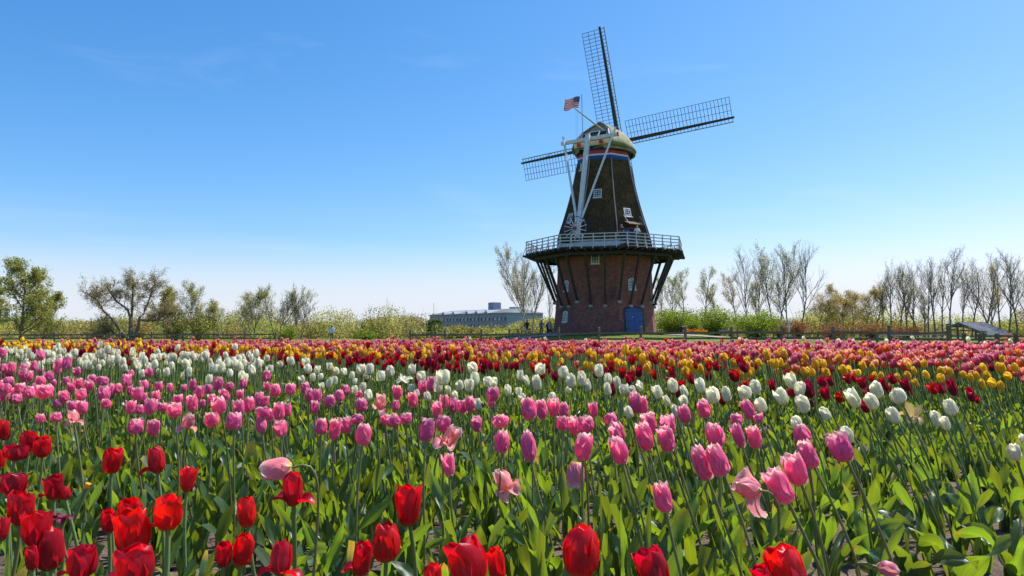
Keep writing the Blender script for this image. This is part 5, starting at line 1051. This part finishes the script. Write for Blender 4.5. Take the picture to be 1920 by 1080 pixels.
def place_tulip(col, px, py, wpx, hpx, form=None, special=None, label=None, petals=None, mat=None, stemmat=None, lean=None, droop=0, dz=None):
    r = tr; lo, hi, pri = DZ[col]
    v = (py - 620) / F; d_size = SZ[col] * F / wpx; dzs = d_size * v
    z_ = float(np.clip(.5 * pri + .5 * dzs, lo, hi)) if dz is None else dz
    y = z_ / v * 1.0
    hc = at(px, py, y); hc = Vector(hc); s = y / F; Wm, Hm = wpx * s, hpx * s
    if lean is None: lean = -(.04 + .36 * float(sm(750, 1700, px))) + r.normal() * .10
    back = r.normal() * .12; k_ = abs(math.sin(lean)); Wm *= 1 - .45 * k_; Hm *= 1 + .25 * k_
    ax = Vector((math.sin(lean), math.sin(back), 1)).normalized()
    base = hc - ax * Hm * .5
    root = Vector((base.x - math.tan(lean * .8) * base.z * .75 + r.normal() * .015, base.y + r.normal() * .03, 0)); root.z = float(soil_z(np.array([root.x]), np.array([root.y]))[0])
    nm = dict(red='red_tulip', pink='pink_tulip', white='white_tulip', darkred='dark_red_tulip', yellow='yellow_tulip')[col]
    e = empty(nm, root); tag(e, label, 'tulip', GROUP[col])
    hd = base - root
    link('stem', stem_mesh(hd + ax * Hm * .03, r, {'red': .0044, 'pink': .0034}.get(col, .0034), stemmat or {'red': 'stem', 'pink': 'stem_pink'}.get(col, 'stem'), d1=ax), e)
    big = wpx >= 17; nu, nv = (9, 11) if wpx > 30 else (7, 9) if big else (5, 7)
    P = flower_petals(col, r, form, special, nu, nv)
    allv = np.concatenate([p[0] for p in P]); bw = (allv[:, 0].max() - allv[:, 0].min()); bh = allv[:, 2].max() - allv[:, 2].min(); z0 = allv[:, 2].min() if special else 0
    sc = np.array([Wm / bw, Wm / bw, Hm / bh]); q = Vector((0, 0, 1)).rotation_difference(ax); t0 = r.uniform(0, 1)
    z0 = min(z0, 0); mt = M[mat or col]
    if special: sc[2] = min(sc[2], sc[0] * 1.6)
    if big:
        for V, Q, uv in P:
            o = link('petal', np_mesh('petal', (V) * sc, Q, uv=uv, tint=np.clip(t0 + r.normal() * .12, 0, 1), mats=[mt]), e, loc=hd); o.rotation_euler = q.to_euler()
    else:
        o_ = 0; VV, QQ, UU = [], [], []
        for V, Q, uv in P: VV.append(V * sc); QQ.append(Q + o_); UU.append(uv); o_ += len(V)
        o = link('flower', np_mesh('flower', np.concatenate(VV), np.concatenate(QQ), uv=np.concatenate(UU), tint=t0, mats=[mt]), e, loc=hd); o.rotation_euler = q.to_euler()
    for k in range(3 if y < 3.5 else 2):
        o = link('leaf', LEAF_ME[r.integers(0, len(LEAF_ME))], e, loc=(r.normal() * .006, r.normal() * .006, 0), rot=(0, 0, r.uniform(0, 6.28))); f = r.uniform(.75, 1.15) * (1 if col == 'red' else 1.05); o.scale = (f, f, f)
    placed.append((root.x, root.y, col)); return e
LAND = [(20, 'the dense tree at the left edge'), (104, 'the leaning tree beside the dense one'), (180, 'the outermost limb of the sprawling tree'), (250, 'the trunk of the sprawling tree'), (325, 'the slim fresh-leaved tree'), (395, 'the short feathery tree'), (470, 'the young round-topped tree'), (520, 'the end post of the left fence'),
        (570, 'the bare fan-shaped tree'), (622, 'the lone person in the gap'), (688, 'the low lime bush in the gap'), (770, 'the first post of the right fence'), (820, 'the weeping tree'), (880, 'the lift tower of the grey building'), (945, 'the poplar leaning left of the mill'), (990, 'the person in the red cap'), (1045, 'the left edge of the brick base'), (1117, 'the arched window high on the brick'),
        (1187, 'the blue mill door'), (1240, 'the right edge of the brick base'), (1290, 'the far strip of orange tulips'), (1338, 'the middle green bush'), (1403, 'the first tall bare tree'), (1480, 'the white signpost'), (1561, 'the fence post right of the signpost'), (1636, 'the broad rust-red bush'), (1705, 'the low board fence'), (1776, 'the tall corner post'), (1840, 'the metal shelter roof'), (1900, 'the right-hand end of the field')]
ORD = ['first', 'second', 'third', 'fourth', 'fifth', 'sixth', 'seventh', 'eighth', 'ninth', 'tenth', 'eleventh', 'twelfth', 'thirteenth', 'fourteenth']
LOOK = dict(pink='pink', white='white', darkred='dark red', yellow='yellow')
def run(col, table):
    lst = []
    for view, txt in table.items():
        x0, y0, k = ZOOM[view]
        for i, it in enumerate(txt.split()):
            x, y, w, h = (float(q) for q in it.split(',')); px, py, w, h = x0 + x / k, y0 + y / k, w / k, h / k
            if any(abs(px - a[0]) < 8 + .12 * w and abs(py - a[1]) < 9 + .12 * h for a in lst): continue
            lst.append((px, py, w, h, SPEC.get(col, {}).get((view, i)), min(LAND, key=lambda q: abs(q[0] - px))[1]))
    for mark in {a[5] for a in lst}: # counted back from the camera along each line of sight
        for n, a in enumerate(sorted((b for b in lst if b[5] == mark), key=lambda b: -b[1])):
            i = lst.index(a)
            if not a[4]: lst[i] = a[:4] + (ORD[n] + ' ' + LOOK[col] + ' tulip counting back in line with ' + mark, mark)
    for px, py, w, h, lab, mark in lst: place_tulip(col, px, py, w, h * (1.06 if col == 'white' else 1), label=lab)
for view, x, y, w, h, form, spc, lab in RED:
    x0, y0, k = ZOOM[view]; place_tulip('red', x0 + x / k, y0 + y / k, w / k, h / k, form, spc, lab)
run('pink', PINK); run('white', WHITE); run('darkred', DARK); run('yellow', YELL)
# flowers past their best, each a thing of its own
def odd(name, label, px, py, y, wpx, hpx, mat, forms, axis, stemmat='stem_pink', col='pink', n=6):
    r = tr; hc = at(px, py, y); s = y / F; ax = Vector(axis).normalized(); base = hc - ax * hpx * s * .45
    root = Vector((base.x + .04, base.y + .04, 0)); root.z = float(soil_z(np.array([root.x]), np.array([root.y]))[0]); e = empty(name, root); tag(e, label, 'tulip'); hd = base - root
    top = hd; spec = []
    if ax.z < .4: # nodding: the stem arches over
        up = Vector((hd.x * .5, hd.y * .5, hd.z)); t = np.linspace(0, 1, 12)[:, None]; a, b, c, d = np.zeros(3), np.array([0, 0, hd.z * .7]), np.array(hd - ax * .11 + Vector((0, 0, .03))), np.array(hd)
        P = (1 - t) ** 3 * a + 3 * (1 - t) ** 2 * t * b + 3 * (1 - t) * t * t * c + t ** 3 * d; V, Q = lathe_branches([(P, np.linspace(.004, .0032, 12), 7)])
        link('stem', np_mesh('stem', V, Q, uv=np.tile([.5, .5], (len(V), 1)), tint=.4, mats=[M[stemmat]]), e)
    else: link('stem', stem_mesh(hd, r, .0036, stemmat, d1=ax), e)
    P = flower_petals(col, r, forms[0], {i: f for i, f in enumerate(forms)}, 9, 11, np_=n); allv = np.concatenate([p[0] for p in P]); k = hpx * s / max(.3, np.ptp(allv[:, 2])); k = min(k * 1.15, wpx * s / np.ptp(allv[:, 0]) * 1.25); q = Vector((0, 0, 1)).rotation_difference(ax)
    for V, Q, uv in P: o = link('petal', np_mesh('petal', V * k, Q, uv=uv, tint=r.uniform(.2, .9), mats=[M[mat]]), e, loc=hd); o.rotation_euler = q.to_euler()
    for kk in range(2): o = link('leaf', LEAF_ME[r.integers(0, len(LEAF_ME))], e, rot=(0, 0, r.uniform(0, 6.28)))
odd('wilted_tulip', 'shrivelled purple-black tulip hanging its petals among the reds on the left', 119, 952, 1.75, 30, 42, 'wilted', ['reflex', 'flop', 'flop', 'reflex', 'flop', 'flop'], (.1, 0, 1), col='red')
odd('drooping_tulip', 'pale pink tulip nodding over sideways above an open red one', 524, 880, 1.75, 50, 50, 'faded', ['closed'] * 5 + ['open'], (-1, -.1, -.12))
odd('spent_tulip', 'spent pink tulip whose loose petals hang down in two pieces right of centre', 942, 893, 2.2, 42, 62, 'faded', ['closed', 'flop', 'open', 'reflex', 'flop', 'flop'], (-.5, -.2, .8))
odd('spent_tulip', 'collapsed pink tulip with large petals splayed left beside the leaning pinks', 1398, 912, 1.75, 62, 62, 'faded', ['closed', 'reflex', 'open', 'flop', 'closed'], (-.9, -.2, .3), n=5)
odd('faded_tulip', 'faded pink tulip with bleached tips hanging below a ruffled one', 1079, 886, 2.2, 30, 44, 'faded', ['closed'] * 6, (-.25, -.2, -1))
odd('spent_tulip', 'ragged pink tulip losing petals beneath the tall pair left of centre', 845, 815, 2.4, 34, 46, 'faded', ['closed', 'open', 'flop', 'closed', 'flop', 'reflex'], (.5, -.1, .7))
odd('spent_tulip', 'untidy pink tulip with trailing lower petals behind the second rank', 715, 752, 2.8, 28, 34, 'faded', ['open', 'closed', 'flop', 'open', 'closed', 'flop'], (.2, -.1, 1))
odd('spent_tulip', 'pink tulip with petals dropping apart on the left side of the pink row', 137, 780, 2.6, 30, 30, 'faded', ['closed', 'flop', 'open', 'closed', 'flop', 'reflex'], (-.2, 0, 1))
odd('spent_tulip', 'pale pink tulip with drooping lower petals left of the first red lobes', 354, 788, 2.5, 24, 34, 'faded', ['closed', 'flop', 'open', 'closed', 'flop', 'open'], (.2, 0, 1))
odd('spent_tulip', 'browning white tulip with hanging papery petals on the right', 1712, 768, 3.1, 28, 34, 'brownpetal', ['open', 'flop', 'reflex', 'open', 'flop', 'flop'], (.2, 0, 1), col='white', stemmat='stem')
odd('spent_tulip', 'flat-opened white tulip with petals like a propeller in the middle of the white row', 757, 705, 3.6, 24, 22, 'white', ['reflex', 'reflex', 'reflex', 'open', 'reflex', 'reflex'], (0, -.3, 1), col='white', stemmat='stem')
odd('fallen_tulip', 'crumpled pink tulip drooping to the ground at the lower right', 1661, 1066, 1.62, 36, 34, 'faded', ['closed'] * 4 + ['open'] * 2, (1, -.2, -.1))
g = at(163, 912, 1.9); rt = Vector((g.x - .03, g.y, 0)); e = empty('bare_tulip_stem', rt); tag(e, 'bare green stem with a yellow tip and no petals among the left reds', 'tulip stem')
link('stem', stem_mesh(g - rt, tr, .005, 'stem', d1=(.35, 0, .94)), e); mb = MB(); mb.tube([g - rt + Vector((-.002, 0, -.006)), g - rt + Vector((.004, 0, .008))], [.006, .008], 8); mb.build('tip', M['yellow'], e)

# ---- plants without a flower on the bare right-hand corner
def leaf_clump(px, py, label, n, sc, bends, az=None):
    v = (py - 620) / F; y = HC / v * .995; g = at(px, py, y); e = empty('leafy_tulip_plant', (g.x, g.y, float(soil_z(np.array([g.x]), np.array([g.y]))[0]))); tag(e, label, 'plant', 'tulip plants without flowers')
    for k in range(n):
        V, Q, uv = leaf_grid(tr, tr.uniform(.22, .3) * sc, tr.uniform(.020, .032) * sc, 7, 15, bend=bends[k % len(bends)], up0=tr.uniform(5, 16), wav=2.6)
        link('leaf', np_mesh('leaf', V, Q, uv=uv, tint=tr.uniform(.1, 1), mats=[M['leaf']]), e, rot=(0, 0, (az[k] if az else tr.uniform(0, 6.28))))
for a in [(1690, 1000, 'flowerless tulip plant with an upright leaf browned at the tip, on bare soil', 4, 1.05, [20, 30, 95, 70], [.4, 1.8, 3.3, -.4]), (1792, 1000, 'flowerless tulip plant with one tall wavy twisted leaf', 3, 1.15, [25, 40, 20], [1.2, 2.8, 4.5]),
          (1850, 1046, 'flowerless tulip plant with long leaves slanting left by the white petal', 4, 1.05, [35, 45, 70, 60], [2.9, 3.6, .2, 1.4]), (1890, 990, 'flowerless tulip plant with a folded-over leaf near the right edge', 4, .9, [110, 40, 30, 80], [.3, 1.6, 3, 4.6]),
          (1905, 1110, 'flowerless tulip plant with broad glossy arching leaves at the lower right', 5, 1.2, [80, 95, 110, 60, 70], [2.6, 3.2, 2.0, .6, 4.2]), (1600, 1040, 'flowerless tulip plant with stiff spearlike leaves at the lower right', 5, 1.05, [12, 25, 40, 95, 80], [1.5, 2.6, 3.6, .1, 5]),
          (1700, 1120, 'flowerless tulip plant with wide pale leaf lying flat near the bottom edge', 5, 1.15, [120, 95, 60, 30, 80], [.2, -.5, 1.2, 2.4, 3.3]), (1800, 1125, 'flowerless tulip plant with curled leaves cut by the bottom edge', 5, 1.1, [70, 50, 100, 85, 40], [1.2, 2.2, .4, 3.4, 5]),
          (1850, 930, 'flowerless tulip plant in the small group by the right edge', 4, .9, [40, 60, 30, 100], None), (1760, 905, 'flowerless tulip plant behind the tall wavy leaf', 4, .9, [20, 40, 30, 90], None), (1655, 930, 'flowerless tulip plant behind the brown-tipped one', 4, .95, [20, 30, 80, 40], None)]: leaf_clump(*a)
g = at(1832, 1018, 2.72); rr = np.random.default_rng(4); V, Q, uv = petal('open', 0, .36, rr); o = link('fallen_petal', np_mesh('fallen_petal', V * .06, Q, uv=uv, tint=.8, mats=[M['white']]), loc=(g.x, g.y, .03), rot=(.2, R_(80), .5)); tag(o, 'single white petal lying on the bare soil at the lower right', 'petal')

# ---- the rest of the field
DIR, NRM = np.array([-.857, .515]), np.array([.515, .857])
fr = np.random.default_rng(55)
def band(n0, n1, dens, keep):
    """jittered points in the strip n0 < n < n1 of the rows' own direction, inside a wedge wider than the view"""
    T0, T1 = -24, 26; A = (T1 - T0) * (n1 - n0); n = int(A * dens); t, m = fr.uniform(T0, T1, n), fr.uniform(n0, n1, n); x = t * DIR[0] + m * NRM[0]; y = t * DIR[1] + m * NRM[1]
    k = (np.abs(x) < .80 * y + .8) & (y < far_edge(x)) & (y > .9); x, y = x[k], y[k]; px = 960 + F * x / y
    k = keep(x, y, px, x * NRM[0] + y * NRM[1]); return x[k], y[k]
def head_tpl(col, r, nu, nv, k): 
    P = flower_petals(col, r, None, None, nu, nv, np_=k); V = np.concatenate([p[0] for p in P]); o = 0; Q = []
    for p in P: Q.append(p[1] + o); o += len(p[0])
    V = V / max(np.ptp(V[:, 0]), np.ptp(V[:, 1])); return V, np.concatenate(Q), np.concatenate([p[2] for p in P])
STEMT = None
def tulip_mass(col, name, label, x, y, size, z, zs=.045, aspect=1.15, stemmat='stem', extra=None):
    ms = Mass(); n = len(x); zt = z + fr.normal(size=n) * zs; lean = -(.03 + .32 * sm(800, 1800, 960 + F * x / y)) + fr.normal(size=n) * .13; bk = fr.normal(size=n) * .13; sz = size * fr.uniform(.82, 1.18, n); tint = fr.uniform(0, 1, n)
    near = y < 7.0; base = np.stack([x, y, zt - sz * .6], 1)
    for lod, msk in ((0, near), (1, ~near)):
        T = [head_tpl(col, fr, 5, 6, 6) if lod == 0 else head_tpl(col, fr, 3, 5, 5) for _ in range(7)]; pick = fr.integers(0, 7, n)
        for j in range(7):
            k = msk & (pick == j); ms.scatter(T[j], base[k], fr.uniform(0, 6.28, k.sum()), np.stack([sz[k], sz[k], sz[k] * aspect], 1), tint[k], lean[k], bk[k])
    # stems: three-sided, from the ground to the head
    gx = x - np.tan(lean * .8) * zt * .75; a = np.arange(3) * 2.094; rad = np.where(y < 5, .0034, .005)
    ring_ = np.stack([np.cos(a), np.sin(a), 0 * a], 1); lo = np.stack([gx, y, 0 * y], 1)[:, None] + ring_[None] * rad[:, None, None]; mid = np.stack([(gx * .35 + x * .65), y, zt * .5], 1)[:, None] + ring_[None] * rad[:, None, None]; hi = (base + np.array([0, 0, .005]))[:, None] + ring_[None] * rad[:, None, None]
    V = np.concatenate([lo, mid, hi], 1).reshape(-1, 3); q = np.array([[i + r_ * 3, (i + 1) % 3 + r_ * 3, (i + 1) % 3 + 3 + r_ * 3, i + 3 + r_ * 3] for r_ in range(2) for i in range(3)])
    ms.V.append(V); ms.Q.append((q[None] + (np.arange(n) * 9)[:, None, None]).reshape(-1, 4) + ms.o); ms.o += len(V); ms.U.append(np.tile([.5, .5], (len(V), 1))); ms.T.append(np.repeat(tint, 9)); ms.MI.append(np.full(n * 6, 1))
    return ms.build(name, [M[col], M[stemmat]], label, 'tulips')
plants = []
def go(col, name, label, pts, size, z, **k): plants.append(np.stack(pts, 1)); tulip_mass(col, name, label, pts[0], pts[1], size, z, **k)
cat2 = lambda *a: (np.concatenate([p[0] for p in a]), np.concatenate([p[1] for p in a]))
hideL, hideR = lambda px: px < -25, lambda px: px > 1945
go('red', 'red_tulips', 'red tulips carrying the front row on to the left', band(.85, 1.3, 16, lambda x, y, px, n: hideL(px) & (y > 1.2)), .064, .48, aspect=1.0)
go('pink', 'pink_tulips', 'pink tulips massed at the far left end of the pink row', band(1.5, 2.9, 34, lambda x, y, px, n: hideL(px) | ((n > 2.25) & (px < 130) & (fr.random(len(x)) < .5))), .055, .56, stemmat='stem_pink', aspect=1.1)
go('white', 'white_tulips', 'white tulips massed on the left of the white row', band(2.75, 4.7, 38, lambda x, y, px, n: (px < 500) & (n > 3.05) & (n < 4.15 + .45 * sm(100, 480, px))), .046, .575, zs=.045, aspect=1.25)
wob = lambda x, y: .25 * np.sin(x * 1.3) + .2 * np.sin(x * 3.1 + 1)
go('darkred', 'dark_red_tulips', 'dark red flaring tulips massed behind the white row', band(3.9, 5.6, 22, lambda x, y, px, n: (px < 1430) & (n + wob(x, y) * .6 < 5.3) & (n - wob(x, y) * .4 > 4.1)), .058, .565, zs=.05)
go('yellow', 'yellow_tulips', 'yellow tulips massed behind the dark red row', band(4.9, 7.7, 15, lambda x, y, px, n: ((px < 1550) | (n > 6.6)) & (n + wob(x, y) < 7.4) & ((px > 620) | (fr.random(len(x)) < .8))), .050, .575, zs=.045, aspect=1.05)
go('coral', 'coral_tulips', 'salmon and coral tulips massed in the far rows', band(6.4, 13.5, 42, lambda x, y, px, n: (n - wob(x, y) > 6.6) & (fr.random(len(x)) < np.where(n > 10.5, .6, 1) * np.clip(.75 + .5 * noise2(x, y, 31, 3, 2.0), .1, 1))), .058, .57, zs=.04)
go('magenta', 'magenta_tulips', 'magenta and mauve-pink tulips massed along the far edge', band(7.2, 17, 48, lambda x, y, px, n: fr.random(len(x)) < (sm(7.2, 10.5, n) * .85 + .12) * np.clip(.8 + .5 * noise2(x, y, 33, 3, 2.0), .1, 1)), .058, .58, zs=.04)
go('white', 'white_tulips', 'few white tulips scattered along the far edge', band(12.0, 17, 2.2, lambda x, y, px, n: y > far_edge(x) - 1.4), .055, .62)
go('orange', 'orange_tulips', 'orange tulips dotted through the coral rows', band(7.4, 14, 2.0, lambda x, y, px, n: x == x), .055, .57)
go('darkred', 'dark_red_tulips', 'dark red tulips dotted through the coral rows', band(7.4, 14, 3.0, lambda x, y, px, n: x == x), .055, .56)
# foliage under all of it
fo = Mass(); P = np.concatenate(plants); P = P[P[:, 1] < 11]
extra = [np.stack(band(1.38, 2.75, 62, lambda x, y, px, n: (px < 1480) | (fr.random(len(x)) < .05)), 1), np.stack(band(.3, 1.3, 14, lambda x, y, px, n: y > 1.55), 1), np.stack(band(3.15, 4.7, 44, lambda x, y, px, n: (px < 1480) | (n > 3.7) & (fr.random(len(x)) < .6)), 1), np.stack(band(2.75, 3.15, 14, lambda x, y, px, n: px < 1500), 1), np.stack(band(4.4, 10, 26, lambda x, y, px, n: y < 11), 1)]
for E_, lv in [(P, 2)] + [(e, 3) for e in extra]:
    for k in range(lv):
        n = len(E_)
        if not n: continue
        pos = np.stack([E_[:, 0] + fr.normal(size=n) * .012, E_[:, 1] + fr.normal(size=n) * .012, soil_z(E_[:, 0], E_[:, 1]) - .005], 1); hi = pos[:, 1] < 4.2; pick = fr.integers(0, 1000, n); rz = fr.uniform(0, 6.28, n); sc = fr.uniform(.75, 1.25, n); ti = fr.uniform(0, 1, n)
        for T, msk in ((LEAF_HI, hi), (LEAF_LO, ~hi)):
            for j in range(len(T)):
                q = msk & (pick % len(T) == j); fo.scatter(T[j], pos[q], rz[q], sc[q], ti[q])
fo.build('tulip_leaves', [M['leaf']], 'mass of blue-green and sunlit tulip leaves under the flowers', 'foliage')
# bare stems left among the pinks
# weeds and litter on the soil
wd = Mass(); x, y = band(.2, 5.5, 420, lambda x, y, px, n: (y < 7) & (noise2(x, y, 21, 3, 2.5) > .12)); n = len(x)
lf = (np.array([[0, 0, 0], [.5, .28, .12], [1, 0, .05], [.5, -.28, .12]]), np.array([[0, 1, 2, 3]]), np.array([[.5, 0], [1, .5], [.5, 1], [0, .5]]))
for k in range(5): wd.scatter(lf, np.stack([x + fr.normal(size=n) * .006, y + fr.normal(size=n) * .006, soil_z(x, y) + .008 + fr.uniform(0, .035, n)], 1), fr.uniform(0, 6.28, n), fr.uniform(.012, .026, n), fr.uniform(0, 1, n), fr.normal(size=n) * .4, fr.normal(size=n) * .4)
wd.build('weeds', [M['weed']], 'small yellow-green weeds carpeting the soil between the rows', 'weeds')
# clods and pebbles
pb = Mass(); x, y = band(.2, 4.5, 260, lambda x, y, px, n: y < 5); n = len(x); cube = np.array([[a, b, c] for c in (0, 1) for a, b in ((-.5, -.5), (.5, -.5), (.5, .5), (-.5, .5))], float) * [1, 1, .7]; cube[4:, :2] *= .55
cq = np.array([[4, 5, 6, 7], [0, 1, 5, 4], [1, 2, 6, 5], [2, 3, 7, 6], [3, 0, 4, 7]])
pb.scatter((cube, cq, np.zeros((8, 2))), np.stack([x, y, soil_z(x, y)], 1), fr.uniform(0, 6.28, n), np.clip(fr.exponential(.006, n) + .004, 0, .03), fr.uniform(0, 1, n), fr.normal(size=n) * .5, fr.normal(size=n) * .5)
pb.build('clods', [M['soil']], 'clods and pebbles on the dark soil', 'soil')
# orange beds beyond the fence
for px0, px1, y, col, lab in ((1284, 1324, 74, 'orange', 'strip of orange tulips far behind the fence by the green bushes'), (1888, 1905, 50, 'red', 'short strip of red tulips beyond the board fence')):
    n = 160 if y > 60 else 50; x = fr.uniform(at(px0, 640, y).x, at(px1, 640, y).x, n); yy = y + fr.uniform(-1, 1, n); ms = Mass(); T = head_tpl(col, fr, 3, 4, 3); zz = terrain(x, yy) + (.42 if y > 60 else .30) + fr.normal(size=n) * .08
    ms.scatter(T, np.stack([x, yy, zz], 1), fr.uniform(0, 6.28, n), fr.uniform(.06, .08, n), fr.uniform(0, 1, n)); lw = LEAF_LO[3]; ms.scatter(lw, np.stack([x, yy, terrain(x, yy)], 1), fr.uniform(0, 6.28, n), fr.uniform(1, 1.4, n), fr.uniform(0, 1, n), mi=1); ms.build(col + '_tulip_bed', [M[col], M['leaf']], lab, 'tulips')
